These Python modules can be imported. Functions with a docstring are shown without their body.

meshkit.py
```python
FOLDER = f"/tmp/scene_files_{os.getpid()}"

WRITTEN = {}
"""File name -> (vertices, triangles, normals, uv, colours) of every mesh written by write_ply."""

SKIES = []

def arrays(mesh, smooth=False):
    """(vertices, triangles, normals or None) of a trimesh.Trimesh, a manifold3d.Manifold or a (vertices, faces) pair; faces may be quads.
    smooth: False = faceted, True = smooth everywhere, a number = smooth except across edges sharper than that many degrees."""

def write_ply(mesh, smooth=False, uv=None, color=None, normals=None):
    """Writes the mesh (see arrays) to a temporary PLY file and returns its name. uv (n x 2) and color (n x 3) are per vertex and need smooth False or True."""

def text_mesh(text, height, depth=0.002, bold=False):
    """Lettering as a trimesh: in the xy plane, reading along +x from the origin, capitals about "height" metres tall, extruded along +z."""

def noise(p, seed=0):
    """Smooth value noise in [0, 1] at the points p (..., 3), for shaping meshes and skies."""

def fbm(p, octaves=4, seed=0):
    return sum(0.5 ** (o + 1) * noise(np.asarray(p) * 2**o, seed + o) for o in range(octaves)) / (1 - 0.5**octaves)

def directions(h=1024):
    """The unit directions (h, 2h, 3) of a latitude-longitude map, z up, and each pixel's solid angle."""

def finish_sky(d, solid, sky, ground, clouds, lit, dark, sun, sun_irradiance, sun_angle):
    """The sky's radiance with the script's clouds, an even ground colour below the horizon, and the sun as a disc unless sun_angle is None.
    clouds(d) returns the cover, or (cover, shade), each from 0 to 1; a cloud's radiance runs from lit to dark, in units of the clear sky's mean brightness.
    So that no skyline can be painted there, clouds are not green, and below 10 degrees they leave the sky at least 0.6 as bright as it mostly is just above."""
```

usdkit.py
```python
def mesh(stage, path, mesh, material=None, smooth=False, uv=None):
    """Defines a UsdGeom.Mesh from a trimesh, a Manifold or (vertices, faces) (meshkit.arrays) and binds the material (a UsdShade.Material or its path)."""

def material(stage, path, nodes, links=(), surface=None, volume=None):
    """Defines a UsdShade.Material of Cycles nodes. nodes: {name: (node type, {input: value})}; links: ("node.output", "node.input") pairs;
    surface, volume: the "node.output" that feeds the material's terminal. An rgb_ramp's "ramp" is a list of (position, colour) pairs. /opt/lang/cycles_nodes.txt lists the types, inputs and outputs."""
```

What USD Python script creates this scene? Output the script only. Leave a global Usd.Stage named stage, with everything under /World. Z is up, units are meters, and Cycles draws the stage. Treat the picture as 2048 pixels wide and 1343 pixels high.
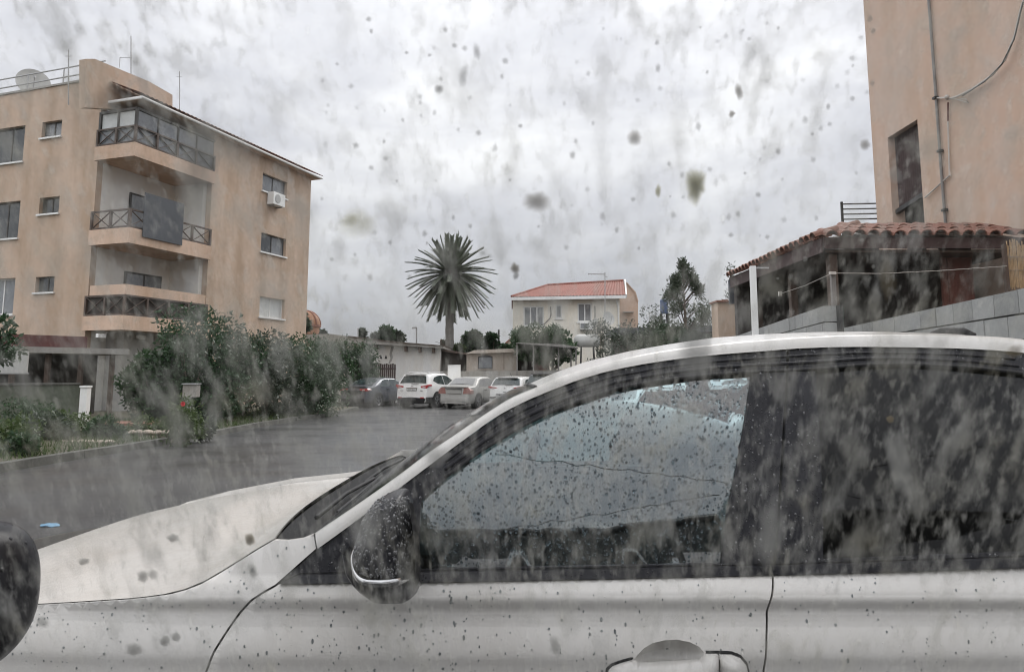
import math, random, numpy as np, trimesh, usdkit, meshkit
from scipy.spatial import Delaunay
from shapely.geometry import Polygon, Point, LineString, MultiPolygon
from shapely import affinity
import shapely
from pxr import Usd, UsdGeom, UsdLux, UsdShade, Gf, Sdf

stage = Usd.Stage.CreateInMemory()
UsdGeom.SetStageUpAxis(stage, 'Z')
UsdGeom.Xform.Define(stage, '/World')
UsdGeom.Scope.Define(stage, '/World/Looks')

# ------------------------------------------------------------------ camera
F, CX, CY = 1414.0, 1024.0, 575.0           # focal length and principal point in photo pixels (the photo is a crop)
PITCH = math.atan(170 / F)
EYE = np.array([0, 0, 1.36])
cam = UsdGeom.Camera.Define(stage, '/World/camera')
cam.CreateHorizontalApertureAttr(36.0)
cam.CreateFocalLengthAttr(36.0 * F / 2048)
cam.CreateVerticalApertureOffsetAttr(-36.0 / 2048 * (1343 / 2 - CY))
_c, _s = math.cos(PITCH), math.sin(PITCH)
cam.AddTransformOp().Set(Gf.Matrix4d(1, 0, 0, 0, 0, -_s, _c, 0, 0, -_c, -_s, 0, *map(float, EYE), 1))
cam.CreateClippingRangeAttr(Gf.Vec2f(0.02, 2000))
EXPOSURE = 0.95
cam.CreateExposureAttr(EXPOSURE)

# ------------------------------------------------------------------ sky and sun (overcast after rain)
SUN_EL, SUN_AZ = math.radians(48), math.radians(35)
sky = usdkit.material(stage, '/World/Looks/overcast_sky', {
    's': ('sky_texture', {'sky_type': 'single_scattering', 'sun_disc': False, 'sun_elevation': SUN_EL, 'sun_rotation': SUN_AZ}),
    'tc': ('texture_coordinate', {}), 'mp': ('mapping', {'scale': (1, 1, 2.4)}),
    'n': ('noise_texture', {'scale': 2.3, 'detail': 7, 'roughness': .56, 'distortion': .25}),
    'r': ('rgb_ramp', {'ramp': [(0.34, (3.9, 3.98, 4.3)), (0.5, (5.15, 5.2, 5.42)), (0.66, (6.9, 6.95, 7.0))]}),
    'sx': ('separate_xyz', {}), 'el': ('map_range', {'from_min': 0.0, 'from_max': 1.0, 'to_min': .46, 'to_max': 1.46, 'clamp': True}),
    'ml': ('mix_color', {'blend_type': 'multiply', 'fac': 1.0}), 'cc': ('combine_xyz', {}),
    'm': ('mix_color', {'fac': .96}), 'b': ('background_shader', {'strength': .1})},
    [('tc.generated', 'mp.vector'), ('mp.vector', 'n.vector'), ('n.fac', 'r.fac'), ('tc.generated', 'sx.vector'), ('sx.z', 'el.value'),
     ('el.result', 'cc.x'), ('el.result', 'cc.y'), ('el.result', 'cc.z'), ('r.color', 'ml.a'), ('cc.vector', 'ml.b'),
     ('s.color', 'm.a'), ('ml.result', 'm.b'), ('m.result', 'b.color')], surface='b.background')
dome = UsdLux.DomeLight.Define(stage, '/World/sky')
dome.CreateIntensityAttr(1.0)
UsdShade.MaterialBindingAPI.Apply(dome.GetPrim()).Bind(sky)
sun = UsdLux.DistantLight.Define(stage, '/World/sun')
sun.CreateIntensityAttr(0.3); sun.CreateAngleAttr(40.0); sun.CreateNormalizeAttr(True) if hasattr(sun, 'CreateNormalizeAttr') else None
sun.CreateColorAttr(Gf.Vec3f(1, .97, .93))
_d = np.array([math.sin(SUN_AZ) * math.cos(SUN_EL), math.cos(SUN_AZ) * math.cos(SUN_EL), math.sin(SUN_EL)])
sun.AddTransformOp().Set(Gf.Matrix4d(Gf.Rotation(Gf.Vec3d(0, 0, 1), Gf.Vec3d(*map(float, _d))), Gf.Vec3d(0, 0, 60)))

# ------------------------------------------------------------------ helpers
rng = np.random.default_rng(7)

def ray(u, v):
    yu = -(v - CY) / F
    d = np.array([(u - CX) / F, _c - yu * _s, _s + yu * _c])
    return d / d[1]

def V(u, v, Y): return EYE + ray(u, v) * Y

def gz(y):
    t = np.clip((np.asarray(y, float) - 4) / 26, 0, 1)
    return -.32 * t * t * (3 - 2 * t)

def G(u, v, dz=0.0):
    Y = 10.0
    for _ in range(60): Y = (gz(Y) + dz - EYE[2]) / ray(u, v)[2]
    return V(u, v, Y)

def hit(u, v, P, n):
    d = ray(u, v); n = np.asarray(n, float)
    return EYE + d * (np.dot(np.asarray(P) - EYE, n) / np.dot(d, n))

def numbered_factory():
    used = {}
    def f(parent, name):
        k = parent + '/' + name
        n = used.get(k, 0); used[k] = n + 1
        return k if n == 0 else f'{k}_{n:03d}'
    return f
numbered = numbered_factory()

def tagp(p, **kw):
    for k, t in kw.items():
        if t: p.SetCustomDataByKey({'cat': 'category'}.get(k, k), t)
    return p

class Th:
    """A thing: an Xform at its base; world points are turned into its own frame."""
    def __init__(s, name, label, cat, loc=(0, 0, 0), rz=0.0, group=None):
        s.path = numbered('/World', name)
        x = UsdGeom.Xform.Define(stage, s.path)
        s.loc = np.asarray(loc, float); s.rz = rz
        x.AddTranslateOp().Set(Gf.Vec3d(*map(float, s.loc)))
        x.AddRotateZOp().Set(math.degrees(rz))
        tagp(x.GetPrim(), label=label, cat=cat, group=group)
        c_, s_ = math.cos(rz), math.sin(rz)
        s.R = np.array([[c_, -s_, 0], [s_, c_, 0], [0, 0, 1]])
    def loc_of(s, p): return (np.asarray(p, float) - s.loc) @ s.R
    def w(s, p): return np.asarray(p, float) @ s.R.T + s.loc

def obj(parent, name, mesh, mat, smooth=False, **kw):
    path = numbered(parent.path if isinstance(parent, Th) else (parent or '/World'), name)
    if isinstance(mesh, MB): mesh = mesh.get()
    usdkit.mesh(stage, path, mesh, mat, smooth)
    if kw: tagp(stage.GetPrimAtPath(path), **kw)
    return path

class MB:
    def __init__(s): s.v, s.f, s.n = [], [], 0
    def add(s, v, f):
        v = np.asarray(v, float); s.v.append(v); s.f.append(np.asarray(f, int) + s.n); s.n += len(v); return s
    def mesh(s, m): return s.add(m.vertices, m.faces)
    def get(s): return (np.vstack(s.v), np.vstack(s.f))
    _bf = np.array([[0, 2, 1], [1, 2, 3], [4, 5, 6], [5, 7, 6], [0, 1, 4], [1, 5, 4], [2, 6, 3], [3, 6, 7], [0, 4, 2], [2, 4, 6], [1, 3, 5], [3, 7, 5]])
    def box(s, c, size, R=None):
        p = np.array([[x, y, z] for z in (-.5, .5) for y in (-.5, .5) for x in (-.5, .5)]) * np.asarray(size, float)
        if R is not None: p = p @ np.asarray(R).T
        return s.add(p + np.asarray(c, float), MB._bf)
    def lh(s, lo, hi):
        lo, hi = np.asarray(lo, float), np.asarray(hi, float)
        return s.box((lo + hi) / 2, np.abs(hi - lo))
    def bar(s, a, b, w, h=None, up=(0, 0, 1)):
        a, b = np.asarray(a, float), np.asarray(b, float); L = np.linalg.norm(b - a); x = (b - a) / L
        y = np.cross(up, x)
        if np.linalg.norm(y) < 1e-4: y = np.cross((1, 0, 0), x)
        y /= np.linalg.norm(y); z = np.cross(x, y)
        return s.box((a + b) / 2, (L, w, h or w), np.stack([x, y, z], 1))
    def tube(s, pts, r, n=6):
        p = np.asarray(pts, float); r = np.broadcast_to(r, (len(p),))
        t = np.gradient(p, axis=0); t /= np.linalg.norm(t, axis=1, keepdims=True) + 1e-12
        ref = np.array([0, 0, 1.0]) if abs(t[:, 2]).mean() < .8 else np.array([1.0, 0, 0])
        a = np.cross(t, ref); a /= np.linalg.norm(a, axis=1, keepdims=True) + 1e-12
        b = np.cross(t, a); an = np.arange(n) * 2 * np.pi / n
        v = p[:, None] + r[:, None, None] * (np.cos(an)[None, :, None] * a[:, None] + np.sin(an)[None, :, None] * b[:, None])
        v = v.reshape(-1, 3); f = []
        for i in range(len(p) - 1):
            for j in range(n):
                q = [i * n + j, i * n + (j + 1) % n, (i + 1) * n + (j + 1) % n, (i + 1) * n + j]
                f += [[q[0], q[2], q[1]], [q[0], q[3], q[2]]]
        e = (len(p) - 1) * n
        for j in range(1, n - 1): f += [[0, j, j + 1], [e, e + j + 1, e + j]]
        return s.add(v, f)
    def prism(s, poly2, f3, depth):
        """poly2: shapely polygon or points in a plane; f3(x, y, d) -> world point; extruded from d = 0 to depth."""
        P = poly2 if isinstance(poly2, (Polygon, MultiPolygon)) else Polygon(poly2)
        for g in getattr(P, 'geoms', [P]):
            m = trimesh.creation.extrude_polygon(shapely.geometry.polygon.orient(g), 1.0, engine='earcut')
            v = np.array([f3(a, b, c * depth) for a, b, c in m.vertices])
            s.add(v, m.faces)
        return s
    def grid(s, P, flip=False):
        P = np.asarray(P, float); n, m = P.shape[:2]
        i, j = np.meshgrid(np.arange(n - 1), np.arange(m - 1), indexing='ij')
        a, b, c_, d = (i * m + j).ravel(), (i * m + j + 1).ravel(), ((i + 1) * m + j + 1).ravel(), ((i + 1) * m + j).ravel()
        f = np.vstack([np.stack([a, b, c_], 1), np.stack([a, c_, d], 1)])
        return s.add(P.reshape(-1, 3), f[:, ::-1] if flip else f)

def rot(axis, a): return trimesh.transformations.rotation_matrix(a, axis)[:3, :3]

def mat(name, col, rough=.8, var=None, bump=None, metallic=0., coat=0., spec=.5, streak=0., grime=None, **extra):
    """Procedural surface: colour broken up by two noises (var = (scale, amount)), optional fine relief and vertical streaks."""
    n = {'g': ('geometry', {}), 'p': ('principled_bsdf', {'roughness': rough, 'metallic': metallic, 'coat_weight': coat, 'specular_ior_level': spec, **extra})}
    L = []
    col = np.array(col, float)
    if var:
        sc, am = var
        n['n1'] = ('noise_texture', {'scale': sc, 'detail': 5, 'roughness': .6})
        n['n2'] = ('noise_texture', {'scale': sc * 9.3, 'detail': 3, 'roughness': .6})
        n['a'] = ('math', {'math_type': 'multiply_add', 'value2': .35, 'value3': 0.0})
        n['b'] = ('math', {'math_type': 'multiply_add', 'value2': .65})
        n['r'] = ('rgb_ramp', {'ramp': [(.32, col * (1 - am)), (.5, col), (.68, np.minimum(col * (1 + am * .7), .95))]})
        L += [('g.position', 'n1.vector'), ('g.position', 'n2.vector'), ('n2.fac', 'a.value1'), ('n1.fac', 'b.value1'), ('a.value', 'b.value3'), ('b.value', 'r.fac')]
        out = 'r.color'
        if streak:
            n['ms'] = ('mapping', {'scale': (1.1, 1.1, .2)})
            n['ns'] = ('noise_texture', {'scale': 1.0, 'detail': 4, 'roughness': .65})
            n['rs'] = ('rgb_ramp', {'ramp': [(.42, (1, 1, 1)), (.66, np.array([1, .95, .88]) * (1 - streak))]})
            n['mx'] = ('mix_color', {'blend_type': 'multiply', 'fac': 1.0})
            L += [('g.position', 'ms.vector'), ('ms.vector', 'ns.vector'), ('ns.fac', 'rs.fac'), ('r.color', 'mx.a'), ('rs.color', 'mx.b')]
            out = 'mx.result'
        if grime is not None:
            n['ng'] = ('noise_texture', {'scale': grime[0], 'detail': 6, 'roughness': .7})
            n['rg'] = ('map_range', {'from_min': .5, 'from_max': .72, 'to_min': 0., 'to_max': grime[1], 'clamp': True})
            n['mg'] = ('mix_color', {'b': grime[2]})
            L += [('g.position', 'ng.vector'), ('ng.fac', 'rg.value'), ('rg.result', 'mg.fac'), (out, 'mg.a')]
            out = 'mg.result'
        L.append((out, 'p.base_color'))
    else:
        n['p'][1]['base_color'] = tuple(col)
    if bump:
        n['nb'] = ('noise_texture', {'scale': bump[0], 'detail': 4, 'roughness': .6})
        n['bp'] = ('bump', {'strength': bump[1], 'distance': bump[2] if len(bump) > 2 else .02})
        L += [('g.position', 'nb.vector'), ('nb.fac', 'bp.height'), ('bp.normal', 'p.normal')]
    return usdkit.material(stage, '/World/Looks/' + name, n, L, surface='p.BSDF')

def leaf_mat(name, c0, c1, rough=.45):
    return usdkit.material(stage, '/World/Looks/' + name, {
        'g': ('geometry', {}), 'r': ('rgb_ramp', {'ramp': [(0, c0), (.6, (np.array(c0) + np.array(c1)) / 2), (1, c1)]}),
        'p': ('principled_bsdf', {'roughness': rough, 'specular_ior_level': .4}), 't': ('translucent_bsdf', {}), 'm': ('mix_closure', {'fac': .22})},
        [('g.random_per_island', 'r.fac'), ('r.color', 'p.base_color'), ('r.color', 't.color'), ('p.BSDF', 'm.closure1'), ('t.BSDF', 'm.closure2')], surface='m.closure')

def glass_mat(name, tint, ior=1.7, rough=0.0):
    return usdkit.material(stage, '/World/Looks/' + name, {
        'f': ('fresnel', {'IOR': ior}), 't': ('transparent_bsdf', {'color': tint}), 'g': ('glossy_bsdf', {'color': (1, 1, 1), 'roughness': rough}), 'm': ('mix_closure', {})},
        [('f.fac', 'm.fac'), ('t.BSDF', 'm.closure1'), ('g.BSDF', 'm.closure2')], surface='m.closure')

M = {}
M['stucco'] = mat('peach_stucco', (.50, .38, .29), .9, (.45, .15), (60, .25, .01), streak=.24, grime=(.6, .75, (.36, .285, .22)))
M['stucco_light'] = mat('peach_stucco_band', (.56, .41, .31), .9, (.9, .12), (60, .25, .01), streak=.2, grime=(2.2, .45, (.25, .22, .17)))
M['tan'] = mat('tan_render', (.49, .37, .295), .9, (.35, .13), (50, .25, .01), streak=.10, grime=(.7, .35, (.46, .27, .17)))
M['white_wall'] = mat('white_wall', (.74, .74, .72), .85, (.4, .08), (30, .2, .01), streak=.05)
M['cream'] = mat('cream_wall', (.78, .75, .67), .85, (.4, .08), (30, .2, .01), streak=.08)
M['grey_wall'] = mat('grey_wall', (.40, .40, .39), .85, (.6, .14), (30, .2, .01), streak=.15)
M['block'] = mat('concrete_block', (.33, .335, .325), .9, (2.5, .18), (90, .5, .01))
M['block2'] = mat('concrete_block_damp', (.27, .275, .265), .9, (2.5, .22), (90, .5, .01))
M['mortar'] = mat('mortar', (.28, .28, .27), .95, (5, .2))
M['concrete'] = mat('concrete', (.32, .31, .29), .85, (1.5, .2), (40, .4, .01), streak=.2)
M['kerb'] = mat('kerb_concrete', (.085, .085, .075), .7, (2, .4), (40, .4, .01))
M['wood'] = mat('dark_brown_wood', (.075, .052, .04), .6, (6, .3), (50, .4, .005))
M['purple'] = mat('dark_maroon_timber', (.055, .034, .032), .7, (2, .4), (40, .3, .005))
M['redbrown'] = mat('red_brown_paint', (.12, .045, .034), .6, (3, .25), (40, .3, .005))
M['red'] = mat('red_awning', (.10, .036, .032), .7, (3, .25))
M['tile'] = mat('terracotta_tile', (.215, .092, .062), .75, (3.5, .3), (60, .4, .005), grime=(5, .65, (.16, .12, .09)))
M['tile2'] = mat('terracotta_tile_dark', (.24, .11, .075), .75, (3.5, .3), (60, .4, .005), grime=(5, .6, (.13, .11, .09)))
M['redroof'] = mat('red_roof', (.23, .072, .05), .75, (1.2, .22), (30, .3, .01), grime=(1.6, .4, (.2, .1, .07)))
M['lining'] = mat('door_lining', (.04, .04, .043), .8, (8, .2))
M['dark'] = mat('dark_interior', (.02, .02, .02), .8, (2, .3))
M['darkwall'] = mat('dark_brown_wall', (.05, .042, .037), .85, (1.2, .35), (30, .3, .01))  # plain dark brown shared by shed, hut, porch and veranda walls
M['pane'] = mat('window_pane', (.025, .028, .03), .06, spec=.8)
M['curtain'] = mat('pale_curtain', (.52, .54, .53), .55, (3, .1), spec=.6, coat=.5)
M['grey_pane'] = mat('grey_pane', (.16, .17, .18), .12, (1.1, .35), spec=.8)
M['white_frame'] = mat('white_frame', (.72, .72, .70), .5, (4, .06))
M['dark_frame'] = mat('dark_frame', (.045, .042, .04), .5, (4, .1))
M['metal'] = mat('galvanised_metal', (.36, .36, .36), .45, (4, .15), metallic=.6)
M['dish'] = mat('grey_dish', (.42, .42, .40), .6, (4, .12))
M['black'] = mat('black_metal', (.018, .018, .018), .45, (8, .2))
M['cable'] = mat('pale_cable', (.48, .45, .41), .6, (6, .15))
M['pipe'] = mat('grey_pipe', (.19, .18, .17), .5, (3, .2))
M['bamboo'] = mat('bamboo', (.40, .28, .16), .7, (9, .35))
M['slate'] = mat('slate_panel', (.055, .06, .068), .5, (2, .2))
M['soil'] = mat('garden_soil', (.085, .075, .05), .9, (1.4, .35), (25, .8, .05), grime=(1.1, .8, (.05, .075, .03)))
M['stone'] = mat('rubble_stone', (.34, .29, .24), .85, (7, .35), (40, .5, .01))
M['trunk'] = mat('bark', (.13, .105, .085), .9, (5, .35), (25, .9, .03))
M['palmtrunk'] = mat('palm_bark', (.20, .19, .175), .9, (4, .3), (14, 1., .05))
M['dome'] = mat('brick_dome', (.30, .155, .09), .8, (1.2, .2), (14, .5, .02))
M['blue'] = mat('blue_plastic', (.06, .09, .17), .5, (3, .15))
M['green_metal'] = mat('green_painted_metal', (.05, .16, .11), .5, (4, .2))
M['beige'] = mat('beige_panel', (.43, .38, .33), .7, (.9, .1), (30, .2, .01), streak=.1)
M['flower'] = mat('red_petal', (.5, .03, .04), .6)
M['blue_rag'] = mat('blue_litter', (.13, .28, .42), .6)
LEAF = [leaf_mat('leaf_deep_green', (.018, .048, .016), (.055, .11, .036)), leaf_mat('leaf_mid_green', (.03, .065, .024), (.085, .14, .05)),
        leaf_mat('leaf_grey_green', (.04, .055, .035), (.09, .12, .075)), leaf_mat('leaf_yellow_green', (.05, .08, .02), (.15, .18, .06)),
        leaf_mat('frond_green', (.10, .115, .085), (.20, .21, .155)), leaf_mat('leaf_needle', (.06, .08, .05), (.13, .15, .10))]

def leaves(centers, radii, n, size, seed, squash=1.0, shell=.55, droop=0.0, aspect=.45):
    """n leaf-sized diamonds spread through ellipsoid clumps."""
    r = np.random.default_rng(seed)
    C, Rr = np.asarray(centers, float), np.asarray(radii, float)
    if Rr.ndim == 1: Rr = np.repeat(Rr[:, None], 3, 1)
    w = Rr.prod(1) ** .7; k = r.choice(len(C), n, p=w / w.sum())
    d = r.normal(size=(n, 3)); d /= np.linalg.norm(d, axis=1, keepdims=True)
    rad = shell + (1 - shell) * r.random(n) ** .6
    rad *= .82 + .36 * meshkit.noise(d * 2.3 + k[:, None] * 3.1, seed)
    p = C[k] + d * Rr[k] * rad[:, None]
    ax = d * .6 + r.normal(size=(n, 3)) * .8; ax[:, 2] -= droop; ax /= np.linalg.norm(ax, axis=1, keepdims=True)
    s = np.cross(ax, r.normal(size=(n, 3))); s /= np.linalg.norm(s, axis=1, keepdims=True) + 1e-9
    L = (size * (.6 + .8 * r.random(n)))[:, None]
    v = np.stack([p, p + ax * L * .5 + s * L * aspect * .5, p + ax * L, p + ax * L * .5 - s * L * aspect * .5], 1).reshape(-1, 3)
    b = np.arange(n)[:, None] * 4
    return MB().add(v, np.vstack([b + [0, 1, 2], b + [0, 2, 3]]))

def clumps(h, w, n, seed, base=.25, d=None):
    """Clump centres and radii that fill a bush of height h and width w standing at the origin."""
    r = np.random.default_rng(seed); c, q = [], []
    for i in range(n):
        a, t = r.random() * 2 * np.pi, r.random()
        z = h * (base + (1 - base - .12) * t)
        rr = w / 2 * (1 - .55 * abs(t - .35)) * (.35 + .5 * r.random())
        c.append((math.cos(a) * rr, math.sin(a) * rr * ((d or w) / w), z)); q.append(w * (.17 + .13 * r.random()))
    return c, q

def bush(name, label, cat, at, h, w, n, size, leaf, seed, group=None, base=.2, stem=True, aspect=.45, k=14):
    t = Th(name, label, cat, at, 0, group)
    c, q = clumps(h, w, k, seed, base)
    if stem:
        m = MB(); r = np.random.default_rng(seed + 5)
        for i in range(4):
            e = np.array(c[i]); m.tube([(r.normal() * .06, r.normal() * .06, -.05), e * [.4, .4, .5], e], [.035, .025, .01], 5)
        obj(t, 'stem', m, M['trunk'], True)
    obj(t, 'foliage', leaves(c, q, n, size, seed, aspect=aspect), LEAF[leaf])
    return t
# ------------------------------------------------------------------ ground, kerb, garden
asphalt = usdkit.material(stage, '/World/Looks/wet_asphalt', {
    'g': ('geometry', {}), 'mp': ('mapping', {'scale': (.8, .9, 1)}),
    'n1': ('noise_texture', {'scale': .3, 'detail': 4, 'roughness': .55}), 'n2': ('noise_texture', {'scale': 60, 'detail': 3}),
    'n3': ('noise_texture', {'scale': .45, 'detail': 4, 'roughness': .6}),
    'r1': ('rgb_ramp', {'ramp': [(.33, (.022, .022, .023)), (.5, (.034, .034, .034)), (.67, (.047, .046, .044))]}),
    'r2': ('rgb_ramp', {'ramp': [(.35, (.75, .75, .75)), (.65, (1.2, 1.2, 1.2))]}), 'mx': ('mix_color', {'blend_type': 'multiply', 'fac': 1.0, 'use_clamp': False}),
    'rr': ('map_range', {'from_min': .38, 'from_max': .62, 'to_min': .30, 'to_max': .60, 'clamp': True}),
    'bp': ('bump', {'strength': .35, 'distance': .008}), 'p': ('principled_bsdf', {'specular_ior_level': .5})},
    [('g.position', 'mp.vector'), ('mp.vector', 'n1.vector'), ('g.position', 'n2.vector'), ('mp.vector', 'n3.vector'), ('n1.fac', 'r1.fac'), ('n2.fac', 'r2.fac'),
     ('r1.color', 'mx.a'), ('r2.color', 'mx.b'), ('mx.result', 'p.base_color'), ('n3.fac', 'rr.value'), ('rr.result', 'p.roughness'), ('n2.fac', 'bp.height'), ('bp.normal', 'p.normal')], surface='p.BSDF')
ys = np.concatenate([np.linspace(-60, 0, 5), np.linspace(1, 34, 60), np.geomspace(36, 900, 16)])
xs = np.concatenate([-np.geomspace(900, 8, 12), np.linspace(-7, 7, 15), np.geomspace(8, 900, 12)])
X, Y = np.meshgrid(xs, ys, indexing='ij')
obj('/World', 'road', MB().grid(np.stack([X, Y, gz(Y)], -1)), asphalt, True, kind='structure')

kerb_px = [(-120, 968), (0, 945), (120, 924), (250, 903), (430, 872), (520, 853), (600, 840), (660, 832)]
KP = np.array([G(u, v) for u, v in kerb_px])
kx = lambda y: np.interp(y, KP[:, 1], KP[:, 0])
yy = np.linspace(KP[0, 1] - 6, 33, 70)
kxs = np.interp(yy, KP[:, 1], KP[:, 0], left=KP[0, 0] - .3)
for i in range(0, 69, 3):                                             # kerb stones
    a, b = i, min(i + 3, 69)
    P = []
    for j in range(a, b + 1):
        y = yy[j] + (.006 if j == a else -.006 if j == b else 0); z = gz(y); x = np.interp(y, yy, kxs)
        P.append([(x, y, z - .05), (x - .015, y, z + .125), (x - .16, y, z + .13), (x - .16, y, z - .05)])
    if i == 0: kerb = Th('kerb', None, None); stage.GetPrimAtPath(kerb.path).SetCustomDataByKey('kind', 'structure')
    m = MB().grid(P, True)
    for q, fl in ((P[0], 0), (P[-1], 1)): m.add(q, [[0, 1, 2], [0, 2, 3]] if fl else [[0, 2, 1], [0, 3, 2]])
    obj(kerb, 'kerb_stone', m, M['kerb'])
gx = np.array([-.17, -.6, -1.2, -2, -3, -5, -8, -14, -30])
P = np.array([[(np.interp(y, yy, kxs) + d, y, gz(y) + .11 + .16 * min(-d - .17, 2.) * .5 + .07 * (meshkit.noise(np.array([d * 1.7, y * 1.3, 0])) - .5)) for d in gx] for y in yy])
obj('/World', 'garden_soil', MB().grid(P, False), M['soil'], True, kind='structure')
gtop = lambda x, y: float(gz(y) + .11 + .16 * np.clip(np.interp(y, yy, kxs) - x - .17, 0, 2) * .5)

# ------------------------------------------------------------------ apartment building on the left
C0 = V(240, 745, 25.0); C0[2] = gz(25.)
d1 = np.array([.318, .948, 0]); d1 /= np.linalg.norm(d1)
AZ = math.atan2(d1[1], d1[0]); d2 = np.array([-d1[1], d1[0], 0])
A = Th('apartment_building', 'tall peach stucco apartment block with stacked corner balconies behind the hedge', 'apartment building', C0, AZ)
ap = lambda u, v, axis, off=0.: A.loc_of(hit(u, v, C0 + (d2 if axis == 'R' else d1) * off, d2 if axis == 'R' else d1))
zR = lambda u, v: ap(u, v, 'R')[2]
W_, L_ = 10.9, 16.0           # lengths of the right and left faces
BX, BY = 3.95, 1.75           # the corner loggia
slab = [(ap(233, 658, 'R')[2], ap(233, 629, 'R')[2]), (ap(243, 483, 'R')[2], ap(243, 452, 'R')[2]), (ap(250, 307, 'R')[2], ap(250, 279, 'R')[2])]
ZT = ap(250, 190, 'R')[2]      # eaves
ZP = ap(150, 166, 'L')[2]      # parapet of the left face

def rectpx(u0, v0, u1, v1, ax):
    a, b = ap(u0, v0, ax), ap(u1, v1, ax)
    k = 0 if ax == 'R' else 1
    lo, hi = min(a[k], b[k]), max(a[k], b[k])
    zz = sorted((a[2], b[2]))
    return lo, zz[0], hi, zz[1]

winR = [rectpx(526, 345, 573, 398, 'R'), rectpx(523, 464, 571, 514, 'R'), rectpx(520, 592, 568, 638, 'R')]
winL = [rectpx(-40, 264, 45, 322, 'L'), rectpx(85, 245, 122, 271, 'L'), rectpx(-45, 410, 35, 475, 'L'), rectpx(80, 396, 117, 425, 'L'), rectpx(-50, 560, 25, 628, 'L'), rectpx(72, 554, 107, 583, 'L')]
bx = lambda r: shapely.box(*r)
fR = lambda a, z, d: np.array([a, d, z])
fL = lambda a, z, d: np.array([d, a, z])
TH = .25
pR = shapely.box(BX, -.3, W_, ZT - .02).difference(shapely.union_all([bx(r) for r in winR]))
pL = shapely.box(BY, -.3, L_, ZP).difference(shapely.union_all([bx(r) for r in winL]))
obj(A, 'wall', MB().prism(pR, fR, TH), M['stucco'])
obj(A, 'wall', MB().prism(pL, fL, TH), M['stucco'])
obj(A, 'wall', MB().lh((W_ - .25, TH + .003, -.3), (W_ - .003, L_, ZT - .05)), M['stucco'])
obj(A, 'flat_roof', MB().lh((TH, TH + 1.5, ZT - .25), (W_ - .3, L_, ZT - .06)), M['concrete'])
obj(A, 'rear_wall', MB().lh((.3, L_ + .003, -.3), (W_, L_ + .25, ZT)), M['stucco'])
# loggia
for k, (a, b) in enumerate(slab):
    obj(A, 'balcony_slab', MB().lh((-.10, -.10, a), (BX - .003, BY - .003, a + .22)), M['stucco_light'])
    fz = MB().lh((-.14, -.14, a - .01), (BX + .02, -.003 - .05, b)).lh((-.14, -.05, a - .01), (-.05, BY + .02, b))
    obj(A, 'balcony_parapet', fz, M['stucco_light'])
obj(A, 'loggia_wall', MB().lh((BX - .2, TH + .003, slab[0][0] - 3.4), (BX - .004, L_ - 4, ZT - .3)), M['white_wall'])
obj(A, 'loggia_wall', MB().lh((TH + .003, BY + .004, slab[0][0] - 3.4), (BX - .204, BY + .2, ZT - .3)), M['white_wall'])
for k in range(3):                                                       # doors at the back of the loggias
    z0 = slab[k][0] + .23
    fr = obj(A, 'balcony_door', MB().lh((1.5, BY - .05, z0), (3.3, BY, z0 + 2.15)), M['dark_frame'])
    obj(fr, 'pane', MB().lh((1.58, BY - .062, z0 + .08), (2.36, BY - .052, z0 + 2.07)).lh((2.44, BY - .062, z0 + .08), (3.22, BY - .052, z0 + 2.07)), M['grey_pane'])

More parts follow.
